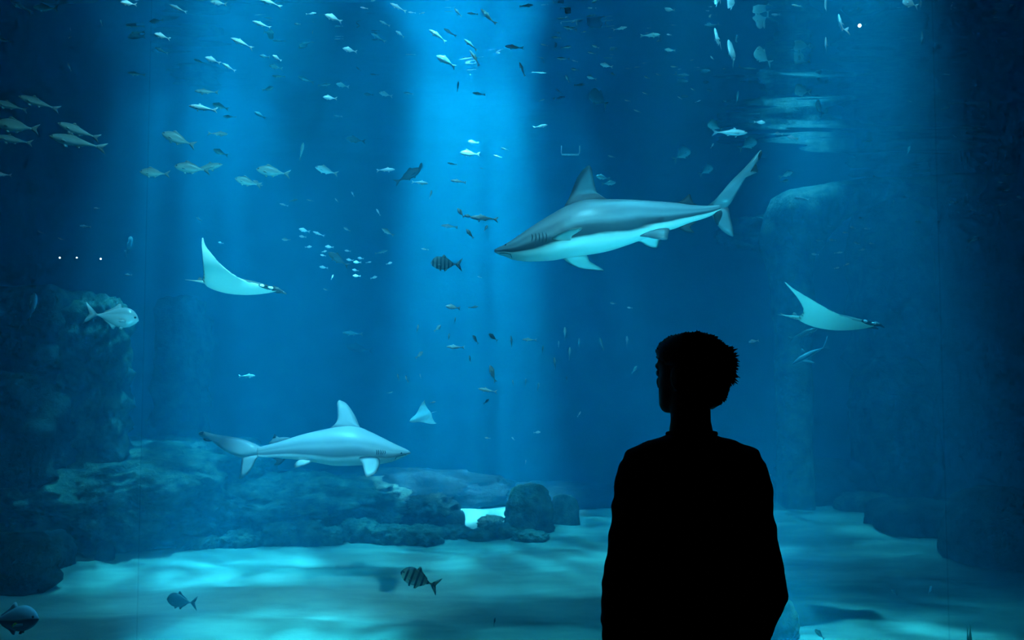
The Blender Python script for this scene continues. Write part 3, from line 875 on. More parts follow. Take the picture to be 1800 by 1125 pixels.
def build_person():
    ARM = {-1: [(-0.150, 0.0, 1.315, 0.060), (-0.168, -0.005, 1.25, 0.058), (-0.183, -0.012, 1.165, 0.054), (-0.199, -0.022, 1.08, 0.051), (-0.212, -0.03, 1.0, 0.050), (-0.217, -0.025, 0.95, 0.049), (-0.218, 0.03, 0.87, 0.045), (-0.214, 0.075, 0.80, 0.040), (-0.206, 0.105, 0.755, 0.032)],
           1: [(0.156, 0.0, 1.315, 0.060), (0.176, -0.005, 1.25, 0.058), (0.182, -0.012, 1.165, 0.054), (0.195, -0.022, 1.08, 0.051), (0.210, -0.03, 1.0, 0.050), (0.218, -0.028, 0.96, 0.049), (0.208, 0.03, 0.88, 0.045), (0.197, 0.075, 0.80, 0.040), (0.188, 0.105, 0.755, 0.032)]}
    # --- body: one skin
    b = MB()
    head = [(0.000, 0.080, 0.012, 0.022), (0.008, 0.092, -0.012, 0.036), (0.022, 0.097, -0.036, 0.049), (0.045, 0.096, -0.056, 0.058), (0.07, 0.095, -0.072, 0.065), (0.10, 0.094, -0.085, 0.070),
            (0.125, 0.091, -0.092, 0.073), (0.145, 0.096, -0.095, 0.075), (0.165, 0.092, -0.095, 0.075), (0.185, 0.078, -0.088, 0.070), (0.205, 0.055, -0.068, 0.055), (0.219, 0.02, -0.03, 0.025)]
    b.loft([ering(0, yf, yb, w, z, 28, 0.95, HEAD_R, CHIN) for z, yf, yb, w in head])

    def hp(x, y, z): return HEAD_R @ Vector((x, y, z)) + CHIN
    b.tube([hp(0, 0.088, 0.130), hp(0, 0.096, 0.110), hp(0, 0.105, 0.094), hp(0, 0.100, 0.082), hp(0, 0.088, 0.078)], [0.008, 0.010, 0.013, 0.014, 0.010], 10)
    for sx in (-1, 1):
        b.tube([hp(sx * 0.006, 0.086, 0.080), hp(sx * 0.014, 0.094, 0.080), hp(sx * 0.014, 0.086, 0.079)], [0.007, 0.008, 0.005], 8)
        b.tube([hp(sx * 0.050, 0.076, 0.136), hp(sx * 0.03, 0.090, 0.141), hp(sx * 0.010, 0.092, 0.135)], [0.006, 0.009, 0.007], 8)
        # ear: rim and lobe
        pts = [hp(sx * (0.072 + 0.010 * math.sin(t * 2.6)), -0.006 - 0.018 * math.sin(t * 3.0), 0.076 + 0.062 * t) for t in (0, 0.2, 0.4, 0.6, 0.8, 1.0)]
        b.tube(pts, [0.007, 0.009, 0.009, 0.010, 0.010, 0.007], 8)
        b.tube([hp(sx * 0.070, 0.0, 0.082), hp(sx * 0.076, -0.006, 0.105), hp(sx * 0.072, -0.004, 0.128)], [0.008, 0.012, 0.010], 8)
    b.tube([hp(-0.022, 0.088, 0.050), hp(0, 0.098, 0.053), hp(0.022, 0.088, 0.050)], [0.004, 0.0075, 0.004], 8)
    b.tube([hp(-0.020, 0.086, 0.041), hp(0, 0.096, 0.041), hp(0.020, 0.086, 0.041)], [0.004, 0.008, 0.004], 8)
    # neck and trunk
    b.loft([ering(-0.003, 0.05, -0.065, 0.060, 1.56, 20), ering(-0.003, 0.05, -0.066, 0.058, 1.50, 20), ering(-0.003, 0.047, -0.068, 0.058, 1.45, 20), ering(-0.002, 0.045, -0.07, 0.066, 1.41, 20), ering(0, 0.05, -0.07, 0.08, 1.37, 20)])
    b.loft([ering(0, yf, yb, w, z, 24) for z, yf, yb, w in [(1.39, 0.04, -0.07, 0.07), (1.34, 0.075, -0.09, 0.14), (1.25, 0.10, -0.10, 0.155), (1.12, 0.10, -0.085, 0.145), (1.0, 0.09, -0.075, 0.135), (0.9, 0.09, -0.095, 0.15), (0.80, 0.075, -0.10, 0.155)]])
    for sx in (-1, 1):
        A = ARM[sx]
        b.tube([(x, y, z) for x, y, z, r in A], [r * 0.74 for *_, r in A], 14)
        # hand: palm and five fingers, half curled
        wx, wy, wz, _ = A[-1]
        d = Vector((-sx * 0.02, 0.25, -1.0)).normalized()          # hand direction
        side = Vector((0, 1, 0.25)).normalized()                    # towards the thumb
        inn = Vector((-sx, 0, 0))
        pw = Vector((wx, wy, wz))
        rings = []
        for f, hw, th in [(-0.015, 0.024, 0.020), (0.02, 0.030, 0.018), (0.05, 0.040, 0.016), (0.085, 0.041, 0.014), (0.095, 0.036, 0.010)]:
            c = pw + d * f
            rings.append([c + side * (math.cos(2 * math.pi * k / 12) * hw) + inn * (math.sin(2 * math.pi * k / 12) * th) for k in range(12)])
        b.loft(rings)
        for fi, (off, ln) in enumerate([(0.030, 0.070), (0.010, 0.080), (-0.010, 0.074), (-0.029, 0.058)]):
            base = pw + d * 0.082 + side * off
            p1 = base + d * ln * 0.42 + inn * 0.006
            p2 = p1 + (d * 0.8 + inn * 0.6).normalized() * ln * 0.32
            p3 = p2 + (d * 0.4 + inn * 0.9).normalized() * ln * 0.26
            b.tube([base, p1, p2, p3], [0.0095, 0.0088, 0.008, 0.0062], 8)
        tb = pw + d * 0.025 + side * 0.026
        t1 = tb + (d * 0.7 + side * 0.7 + inn * 0.2).normalized() * 0.038
        t2 = t1 + (d * 0.9 + side * 0.25 + inn * 0.4).normalized() * 0.030
        b.tube([tb, t1, t2], [0.013, 0.0105, 0.0075], 8)
        # leg
        b.tube([(sx * 0.085, -0.01, 0.86), (sx * 0.09, 0.0, 0.70), (sx * 0.095, 0.005, 0.50), (sx * 0.098, -0.005, 0.36), (sx * 0.10, -0.015, 0.10)], [0.085, 0.075, 0.055, 0.05, 0.036], 16)
        b.tube([(sx * 0.10, -0.05, 0.05), (sx * 0.10, 0.03, 0.05), (sx * 0.105, 0.14, 0.035)], [0.034, 0.036, 0.028], 12)
    body = link('person', fuse('person', b, 0.0055, [M['skin']], 3), None, (PX0, PY0, 0))
    tag(body, 'person in a dark long-sleeved sweatshirt seen from behind, head turned to the side', 'person')
    # --- sweatshirt
    g = MB()
    g.loft([ering(cx, yf, yb, w, z, 36, 0.9) for z, yf, yb, w, cx in [
        (1.415, 0.050, -0.074, 0.066, -0.001), (1.405, 0.056, -0.080, 0.086, 0.0), (1.395, 0.062, -0.088, 0.122, 0.004), (1.372, 0.074, -0.096, 0.158, 0.006), (1.34, 0.085, -0.104, 0.185, 0.006), (1.30, 0.10, -0.112, 0.19, 0.004),
        (1.22, 0.115, -0.116, 0.188, 0.003), (1.10, 0.118, -0.108, 0.186, 0.002), (0.98, 0.118, -0.108, 0.188, 0.0), (0.88, 0.12, -0.118, 0.190, 0.0), (0.80, 0.115, -0.122, 0.186, 0.0), (0.765, 0.105, -0.115, 0.175, 0.0)]])
    for sx in (-1, 1):
        A = ARM[sx][:-1]
        g.tube([(x, y, z) for x, y, z, r in A], [r for *_, r in A], 20)
        x, y, z, r = ARM[sx][0]
        g.tube([(sx * 0.10, 0, 1.345), (x * 0.95, -0.003, 1.325), (x * 1.04, -0.004, 1.28)], [0.055, 0.062, 0.062], 16)
    # ribbed collar
    cr = [Vector((0.068 * math.cos(t) - 0.001, 0.062 * math.sin(t) - 0.012, 1.414 - 0.006 * math.sin(t))) for t in [2 * math.pi * k / 28 for k in range(29)]]
    shirt_me = fuse('sweatshirt', g, 0.007, [M['shirt']], 5)
    normals = [v.normal.copy() for v in shirt_me.vertices]
    for v, vn in zip(shirt_me.vertices, normals):      # soft folds
        p = v.co.copy()
        f = 0.0035 * noise.noise(Vector((p.x * 9, p.y * 9, p.z * 5))) + 0.0055 * noise.noise(Vector((p.x * 14 + p.z * 16, p.y * 14, p.z * 20 - p.x * 10))) * (1.0 if abs(p.x) > 0.14 else 0.45)
        v.co = p + vn * f
    link('sweatshirt', shirt_me, body)
    cm = MB(); cm.tube(cr, [0.0075] * 29, 8)
    link('collar', cm.mesh('collar', [M['shirt']]), body)
    tr_ = MB()
    tr_.loft([ering(0, yf, yb, w, z, 28) for z, yf, yb, w in [(0.93, 0.10, -0.10, 0.165), (0.86, 0.10, -0.118, 0.18), (0.78, 0.095, -0.115, 0.182), (0.73, 0.08, -0.09, 0.17)]])
    for sx in (-1, 1):
        tr_.tube([(sx * 0.088, -0.01, 0.82), (sx * 0.092, 0.0, 0.70), (sx * 0.097, 0.005, 0.50), (sx * 0.10, -0.005, 0.30), (sx * 0.10, -0.01, 0.09)], [0.095, 0.088, 0.072, 0.064, 0.060], 18)
    link('trousers', fuse('trousers', tr_, 0.010, [M['trousers']], 3), body)
    for sx in (-1, 1):
        s_ = MB()
        s_.loft([ering(sx * 0.103, yf, yb, w, z, 20, 0.8) for z, yf, yb, w in [(0.0, 0.175, -0.085, 0.046), (0.022, 0.18, -0.088, 0.050), (0.05, 0.165, -0.086, 0.049), (0.08, 0.10, -0.082, 0.046), (0.105, 0.05, -0.07, 0.044)]])
        link('shoe', s_.mesh('shoe', [M['shoe']]), body)
    for sx in (-1, 1):
        bm = bmesh.new(); bmesh.ops.create_icosphere(bm, subdivisions=2, radius=0.0125)
        me = bpy.data.meshes.new('eye'); bm.to_mesh(me); bm.free(); me.materials.append(M['white'])
        link('eye', me, body, hp(sx * 0.032, 0.0795, 0.119))
    # --- hair: cap and tousled locks
    rnd = random.Random(5)
    h = MB()
    hr = [(0.016, -0.048, -0.070, 0.030), (0.028, -0.045, -0.086, 0.046), (0.055, -0.030, -0.110, 0.066), (0.095, -0.014, -0.128, 0.080), (0.122, 0.020, -0.137, 0.084), (0.145, 0.074, -0.139, 0.086), (0.165, 0.096, -0.136, 0.086), (0.185, 0.098, -0.127, 0.083),
          (0.205, 0.088, -0.108, 0.075), (0.222, 0.066, -0.082, 0.058), (0.234, 0.036, -0.048, 0.036), (0.239, 0.012, -0.020, 0.014)]
    hrings = [ering(0, yf, yb, w, z, 30, 0.95, HEAD_R, CHIN) for z, yf, yb, w in hr]
    hc = HEAD_R @ Vector((0, -0.01, 0.13)) + CHIN
    hrings = [[p + (p - hc).normalized() * 0.007 * noise.noise(p * 22) for p in r] for r in hrings]
    h.loft(hrings)
    for _ in range(2200):
        i = rnd.uniform(1.0, len(hr) - 1.05); i0 = int(i); k = rnd.randrange(30)
        p = hrings[i0][k].lerp(hrings[i0 + 1][k], i - i0)
        c = HEAD_R @ Vector((0, -0.01, 0.12)) + CHIN
        n_ = (p - c).normalized()
        loc_ = HEAD_R.transposed() @ (p - CHIN)
        if loc_.z < 0.13 and loc_.y > -0.012: continue
        back = HEAD_R @ Vector((0, -1, 0))
        down = Vector((0, 0, -1 if loc_.z < 0.16 else 0.1))
        d1 = (n_ * 0.75 + back * rnd.uniform(-0.1, 0.7) + down * 0.35 + Vector((rnd.uniform(-.5, .5), rnd.uniform(-.5, .5), rnd.uniform(-.3, .5)))).normalized()
        d2 = (d1 + back * 0.3 + down * 0.4 + Vector((rnd.uniform(-.4, .4), rnd.uniform(-.4, .4), 0))).normalized()
        tuft = max(0.0, noise.noise(p * 30 + Vector((3, 1, 7))))
        ln = rnd.uniform(0.004, 0.008) * (1.0 + 1.6 * tuft + (1.6 if loc_.y < -0.085 and 0.10 < loc_.z < 0.19 else 0.0))
        q = p - n_ * 0.006
        h.tube([q, q + d1 * ln * 0.6, q + d1 * ln * 0.6 + d2 * ln * 0.6], [0.005, 0.0034, 0.0006], 4)
    link('hair', h.mesh('hair', [M['hair']]), body)
    return body


build_person()


# ------------------------------------------------------------------ fish
M['fish_silver'] = attr_mat('fish_silver', [(0.30, (0.90, 0.92, 0.90)), (0.62, (0.84, 0.87, 0.87)), (0.72, (0.55, 0.60, 0.60)), (0.90, (0.82, 0.86, 0.86))], 0.28, 0.8, 0.10, 8)
M['fish_teal'] = attr_mat('fish_teal', [(0.25, (0.62, 0.74, 0.68)), (0.50, (0.34, 0.44, 0.41)), (0.85, (0.16, 0.21, 0.20))], 0.4, 0.5, 0.10, 8)
M['fish_pale'] = attr_mat('fish_pale', [(0.2, (0.82, 0.86, 0.84)), (0.6, (0.74, 0.79, 0.79)), (0.9, (0.60, 0.66, 0.67))], 0.35, 0.6, 0.12, 6)
M['fish_dark'] = attr_mat('fish_dark', [(0.1, (0.09, 0.11, 0.10)), (0.5, (0.05, 0.065, 0.06)), (0.9, (0.03, 0.04, 0.04))], 0.5, 0.4, 0.10, 6)
M['fish_striped'] = attr_mat('fish_striped', [(0.15, (0.50, 0.56, 0.44)), (0.45, (0.22, 0.28, 0.20)), (0.9, (0.10, 0.13, 0.09))], 0.5, 0.4, 0.10, 6, stripes=(2.3, (0.02, 0.03, 0.03)))
M['fish_banded'] = attr_mat('fish_banded', [(0.10, (0.62, 0.70, 0.62)), (0.40, (0.26, 0.33, 0.32)), (0.9, (0.16, 0.21, 0.21))], 0.5, 0.4, 0.10, 6, stripes=(2.6, (0.06, 0.08, 0.08)))
M['fish_blue'] = attr_mat('fish_blue', [(0.10, (0.10, 0.13, 0.22)), (0.40, (0.02, 0.03, 0.06)), (0.46, (0.03, 0.04, 0.07)), (0.54, (0.60, 0.68, 0.80)), (0.9, (0.50, 0.60, 0.75))], 0.45, 0.4, 0.05, 6)  # lit upper half put into the colour, above the dark lower body
M['yellow'] = plain_mat('yellow', (0.55, 0.62, 0.05), 0.5)

SHAPE = {
    # back line, belly line, half width along the body (0 nose .. 1 tail root); tail fork half height; dorsal and anal fin outlines
    'slender': dict(up=[(0, 0.0), (0.08, 0.045), (0.25, 0.085), (0.45, 0.095), (0.7, 0.06), (0.9, 0.022), (1, 0.018)], lo=[(0, 0.0), (0.08, 0.040), (0.25, 0.08), (0.45, 0.09), (0.7, 0.058), (0.9, 0.020), (1, 0.016)],
                    w=[(0, 0.0), (0.1, 0.042), (0.35, 0.062), (0.7, 0.036), (1, 0.008)], tail=0.11, tl=0.16, fork=0.65, dors=(0.35, 0.58, 0.05), anal=(0.58, 0.74, 0.04), body=0.85),
    'oval': dict(up=[(0, 0.0), (0.08, 0.07), (0.25, 0.135), (0.45, 0.15), (0.7, 0.10), (0.9, 0.03), (1, 0.024)], lo=[(0, 0.0), (0.08, 0.06), (0.25, 0.12), (0.45, 0.14), (0.7, 0.10), (0.9, 0.03), (1, 0.022)],
                 w=[(0, 0.0), (0.1, 0.05), (0.35, 0.075), (0.7, 0.045), (1, 0.008)], tail=0.14, tl=0.18, fork=0.5, dors=(0.3, 0.75, 0.06), anal=(0.55, 0.78, 0.05), body=0.83),
    'jack': dict(up=[(0, 0.0), (0.05, 0.09), (0.15, 0.18), (0.3, 0.225), (0.5, 0.20), (0.75, 0.10), (0.93, 0.025), (1, 0.02)], lo=[(0, 0.0), (0.05, 0.06), (0.15, 0.13), (0.3, 0.18), (0.5, 0.18), (0.75, 0.09), (0.93, 0.022), (1, 0.018)],
                 w=[(0, 0.0), (0.1, 0.06), (0.3, 0.085), (0.7, 0.04), (1, 0.010)], tail=0.22, tl=0.20, fork=0.72, dors=(0.42, 0.82, 0.09), anal=(0.5, 0.82, 0.08), body=0.80),
    'moon': dict(up=[(0, -0.05), (0.03, 0.12), (0.10, 0.27), (0.22, 0.33), (0.45, 0.27), (0.75, 0.12), (0.93, 0.025), (1, 0.02)], lo=[(0, 0.10), (0.03, 0.18), (0.10, 0.24), (0.22, 0.27), (0.45, 0.25), (0.75, 0.12), (0.93, 0.022), (1, 0.018)],
                 w=[(0, 0.004), (0.1, 0.05), (0.3, 0.06), (0.7, 0.03), (1, 0.008)], tail=0.22, tl=0.22, fork=0.7, dors=(0.42, 0.85, 0.12), anal=(0.45, 0.85, 0.10), body=0.78),
}


def fish_mesh(name, kind, mat, wag, seed=0):
    S = SHAPE[kind]
    B = S['body']
    mb = MB()
    NS, NR = 22, 14

    def X(f): return 0.5 - f * B

    def bend(f): return wag * (math.sin(f * 3.4 - 0.4) * (0.25 + 0.9 * f * f) + 0.1)
    rings, tt = [], []
    for i in range(NS + 1):
        f = (i / NS); f = f ** 1.25
        u, l, w = smooth_interp(S['up'], f), smooth_interp(S['lo'], f), max(smooth_interp(S['w'], f), 0.002)
        u = max(u, -l + 0.004) if kind != 'moon' else max(u, -l + 0.02)
        mid, hh = (u - l) / 2, (u + l) / 2 + 0.001
        ring, t = [], []
        for k in range(NR):
            a = 2 * math.pi * k / NR
            ca, sa = math.cos(a), math.sin(a)
            ring.append(Vector((X(f), math.copysign(abs(ca) ** 1.15, ca) * w + bend(f), mid + sa * hh)))
            t.append(0.5 + 0.5 * sa)
        rings.append(ring); tt.append(t)
    mb.loft(rings, 0, tt)
    tl, th = S['tl'], S['tail']
    tail = [(X(0.97), 0.016), (X(1) - tl * 0.5, th * 0.62), (X(1) - tl, th), (X(1) - tl * 0.86, th * 0.62), (X(1) - tl * (1 - S['fork']) - 0.012, 0.0), (X(1) - tl * 0.86, -th * 0.62), (X(1) - tl, -th), (X(1) - tl * 0.5, -th * 0.62), (X(0.97), -0.016)]

    def pl(a, b, off):
        f = (0.5 - a) / B
        return Vector((a, off + bend(min(f, 1.25)), b))
    mb.fin(tail, pl, 0.006, 0, 0.7)
    f0, f1, h = S['dors']
    up = lambda f: smooth_interp(S['up'], f)
    lo = lambda f: smooth_interp(S['lo'], f)
    mb.fin([(X(f0), up(f0) * 0.8), (X(f0 + 0.06), up(f0 + 0.06) + h * 0.9), (X(f0 + 0.12), up(f0 + 0.12) + h), (X((f0 + f1) / 2), up((f0 + f1) / 2) + h * 0.45), (X(f1), up(f1) + h * 0.25), (X(f1 + 0.02), up(f1 + 0.02) * 0.7), (X((f0 + f1) / 2), up((f0 + f1) / 2) * 0.7)], pl, 0.005, 0, 0.85)
    f0, f1, h = S['anal']
    mb.fin([(X(f0), -lo(f0) * 0.8), (X(f0 + 0.05), -lo(f0 + 0.05) - h * 0.9), (X(f0 + 0.10), -lo(f0 + 0.10) - h), (X((f0 + f1) / 2), -lo((f0 + f1) / 2) - h * 0.45), (X(f1), -lo(f1) - h * 0.25), (X(f1 + 0.02), -lo(f1 + 0.02) * 0.7), (X((f0 + f1) / 2), -lo((f0 + f1) / 2) * 0.7)], pl, 0.005, 0, 0.2)
    # pelvic and pectoral fins
    for sd in (-1, 1):
        w = smooth_interp(S['w'], 0.3)
        c = Vector((X(0.28), sd * w * 0.95 + bend(0.28), -lo(0.28) * 0.25))
        pts = [c, c + Vector((-0.06, sd * 0.035, 0.01)), c + Vector((-0.15, sd * 0.05, -0.03)), c + Vector((-0.10, sd * 0.03, -0.045)), c + Vector((-0.01, 0, -0.035))]
        n = len(pts); m = sum(pts, Vector()) / n; o_ = Vector((0, sd * 0.004, 0.002))
        mb.add(pts + [m + o_, m - o_], [(i, (i + 1) % n, n) for i in range(n)] + [((i + 1) % n, i, n + 1) for i in range(n)], 0, [0.5] * (n + 2))
        c = Vector((X(0.33), sd * 0.012 + bend(0.33), -lo(0.33) * 0.9))
        pts = [c, c + Vector((-0.03, sd * 0.02, -0.06)), c + Vector((-0.08, sd * 0.02, -0.05)), c + Vector((-0.06, 0, 0.005))]
        n = len(pts); m = sum(pts, Vector()) / n
        mb.add(pts + [m + o_, m - o_], [(i, (i + 1) % n, n) for i in range(n)] + [((i + 1) % n, i, n + 1) for i in range(n)], 0, [0.2] * (n + 2))
    me = mb.mesh(name, [mat], attr=True)
    bm = bmesh.new(); bm.from_mesh(me); bmesh.ops.recalc_face_normals(bm, faces=bm.faces); bm.to_mesh(me); bm.free()
    return me


FM = {}


def fish_data(kind, mat, var):
    k = (kind, mat, var)
    if k not in FM:
        FM[k] = fish_mesh('fish_' + kind, kind, M['fish_' + mat], (-0.10, 0.0, 0.10, 0.05)[var])
    return FM[k]


bm = bmesh.new(); bmesh.ops.create_icosphere(bm, subdivisions=2, radius=1.0)
EYE_ME = bpy.data.meshes.new('eye'); bm.to_mesh(EYE_ME); bm.free(); EYE_ME.materials.append(M['black'])
EYE_ME.polygons.foreach_set('use_smooth', [True] * len(EYE_ME.polygons))


def put_fish(name, px, py, ln, head, yaw, kind, mat, Y, var=1, label=None, group=None, eyes=None, lean=0.0, dist_len=None):
    """head: heading in the picture plane in degrees (0 to the right, 90 up, 180 to the left); yaw: how far the nose turns to the viewer.
    ln: visible length in photo pixels."""
    while at(px, py, Y).z > WATER_Z - 0.16: Y -= 0.1        # stay under the surface
    a, y = math.radians(head), math.radians(yaw)
    nose = Vector((math.cos(a) * math.cos(y), -math.sin(y), math.sin(a) * math.cos(y)))
    upv = Vector((0, 0, 1))
    if abs(nose.z) > 0.93: upv = Vector((0.3, -0.5, 0))
    sd = upv.cross(nose).normalized(); upv = nose.cross(sd).normalized()
    R = Matrix((nose, sd, upv)).transposed()
    R = R @ Matrix.Rotation(math.radians(lean), 3, 'X')
    size = (dist_len or ln / max(math.cos(y), 0.35)) * Y / F_PX
    o = link(name, fish_data(kind, mat, var), None, at(px, py, Y))
    o.matrix_world = Matrix.Translation(at(px, py, Y)) @ R.to_4x4() @ Matrix.Scale(size, 4)
    tag(o, label, 'fish', group)
    if eyes if eyes is not None else ln >= 24:
        S = SHAPE[kind]
        for s in (-1, 1):
            f = 0.09 if kind != 'moon' else 0.12
            e = link('eye', EYE_ME, o, (0.5 - f * S['body'], s * smooth_interp(S['w'], f) * 0.93 - 0.0, smooth_interp(S['up'], f) * 0.35))
            r = 0.016 if kind == 'slender' else 0.022
            e.scale = (r, r * 0.5, r)
    return o


# --- fish that one can tell apart by look and place
put_fish('surgeonfish', 18, 1090, 106, 4, 6, 'jack', 'blue', 5.4, 1, 'blue surgeonfish with a yellow fin low over the sand, cut by the frame', eyes=True)
sf = bpy.data.objects['surgeonfish']
g = MB(); g.fin([(0.20, -0.05), (0.14, -0.02), (0.08, -0.07), (0.10, -0.10), (0.17, -0.09)], lambda a, b, off: Vector((a, -0.085 + off, b)), 0.006)
link('pectoral_fin', g.mesh('pectoral_fin', [M['yellow']]), sf)['label'] = 'yellow pectoral fin'
put_fish('trevally', 738, 1019, 72, 158, 6, 'jack', 'striped', 6.6, 1, 'dark striped trevally hovering over the middle of the sand')
put_fish('trevally', 320, 1057, 58, 176, -12, 'jack', 'dark', 6.2, 1, 'plain dark trevally low over the sand, tail raised')
put_fish('trevally', 197, 557, 84, -8, -18, 'jack', 'silver', 6.6, 2, 'large pale trevally with a forked tail before the lit rock column')
put_fish('trevally', 56, 543, 52, 68, 20, 'jack', 'pale', 8.2, 1, 'pale trevally standing head up beside the thick rock column', dist_len=62)
put_fish('trevally', 226, 432, 32, 50, 35, 'jack', 'pale', 10.2, 1, 'faint rounded trevally alone above the large pale trevally', dist_len=42)
put_fish('grunt', 785, 464, 56, 178, 10, 'jack', 'banded', 6.9, 1, 'round banded grunt with a pale belly below the shaft of light')
put_fish('snapper', 717, 309, 54, 28, 5, 'oval', 'dark', 7.6, 1, 'dark snapper rising toward the light shaft')
put_fish('snapper', 738, 296, 18, 60, 50, 'oval', 'dark', 7.6, 1, 'dark stubby snapper at the nose of the rising dark one')
put_fish('snapper', 595, 456, 44, 146, 5, 'oval', 'dark', 7.0, 1, 'dark snapper slanting through the glinting swarm')
put_fish('leaf_fish', 869, 1093, 15, 80, 10, 'oval', 'dark', 6.0, 1, 'tiny dark fish hanging upright just over the sand', eyes=False)
put_fish('moonfish', 1262, 70, 20, 160, 62, 'moon', 'silver', 7.4, 1, 'bright moonfish, upper of the close pair over the big shark tail', dist_len=46, lean=8)
put_fish('moonfish', 1286, 95, 22, 160, 62, 'moon', 'silver', 7.4, 2, 'bright moonfish, lower of the close pair over the big shark tail', dist_len=56, lean=8)
put_fish('moonfish', 1342, 101, 40, 150, 20, 'moon', 'pale', 8.4, 1, 'broad moonfish seen side on beside the bright close pair')
put_fish('moonfish', 1053, 175, 40, 152, 25, 'moon', 'pale', 8.2, 2, 'lone moonfish high above the big shark dorsal fin')
put_fish('moonfish', 1482, 45, 30, 158, 50, 'moon', 'pale', 8.6, 0, 'moonfish beside the single glowing dot near the surface', dist_len=46, lean=12)
put_fish('moonfish', 1452, 80, 16, 165, 68, 'moon', 'pale', 8.6, 1, 'narrow upright moonfish below the one by the glowing dot', dist_len=34)
put_fish('moonfish', 1620, 68, 14, 165, 70, 'moon', 'pale', 9.6, 1, 'narrow upright moonfish alone in the dim corner', dist_len=30)
put_fish('moonfish', 1601, 6, 32, 160, 10, 'moon', 'pale', 10.0, 1, 'dim moonfish cut off by the top edge')
put_fish('moonfish', 1412, 160, 34, 175, 15, 'moon', 'pale', 11.0, 1, 'hazy moonfish under the narrow upright one', eyes=False)
put_fish('moonfish', 1441, 191, 28, 130, 30, 'moon', 'pale', 11.4, 1, 'faintest moonfish, lowest of those under the glowing dot', eyes=False)
put_fish('moonfish', 1258, 222, 30, 155, 10, 'moon', 'teal', 8.6, 1, 'dull moonfish hidden behind the long pale mackerel', eyes=False)
put_fish('mackerel', 1283, 233, 62, -2, 5, 'slender', 'pale', 7.8, 1, 'long pale mackerel swimming toward the big shark tail')
put_fish('moonfish', 1313, 254, 34, 30, 10, 'moon', 'teal', 9.6, 1, 'dull moonfish slanting below the long pale mackerel')
put_fish('moonfish', 1197, 272, 34, 35, 10, 'moon', 'teal', 10.2, 1, 'dull moonfish over the back of the big shark', eyes=False)
put_fish('moonfish', 1240, 300, 26, 35, 20, 'moon', 'teal', 10.4, 1, 'small dull moonfish just above the big shark second dorsal fin', eyes=False)
put_fish('fish', 1382, 307, 26, 22, 10, 'oval', 'silver', 8.4, 1, 'pale oval fish above the rock arch')
put_fish('fish', 1325, 600, 20, 190, 10, 'oval', 'silver', 9.2, 1, 'pale oval fish beside the back of the person head', eyes=False)
put_fish('fish', 1412, 587, 54, 20, 5, 'slender', 'teal', 10.0, 1, 'blurred long fish just below the flatter ray', eyes=False)
put_fish('fish', 1350, 832, 16, 150, 20, 'oval', 'silver', 9.5, 1, 'small pale fish at the person shoulder', eyes=False)
put_fish('fish', 1635, 1037, 22, 95, 45, 'oval', 'silver', 7.4, 1, 'bright small fish upright over the shadowed sand', dist_len=24, eyes=False)
put_fish('fish', 1572, 1041, 18, 140, 20, 'oval', 'teal', 7.4, 1, 'dim small fish beside the bright upright one on the sand', eyes=False)
put_fish('fish', 1441, 1115, 26, 135, 10, 'oval', 'teal', 6.1, 1, 'greenish fish nosing the sand by the mossy boulder', eyes=True)
put_fish('fish', 620, 586, 36, 176, 5, 'slender', 'teal', 10.5, 1, 'faint long fish in open water above the lower shark tail')
put_fish('fish', 632, 613, 46, 172, 5, 'oval', 'dark', 11.5, 1, 'faint dark fish under the faint long one', eyes=False)
put_fish('fish', 434, 661, 30, 2, 5, 'slender', 'silver', 8.5, 1, 'thin bright fish alone in open water below the steep winged ray')
put_fish('fish', 855, 706, 14, 40, 20, 'oval', 'dark', 8.5, 1, 'small dark fish alone below the swarm under the shaft', eyes=False)
put_fish('fish', 210, 712, 30, 175, 10, 'oval', 'pale', 10.0, 1, 'faint pale fish low between lit column and window seam', eyes=False)

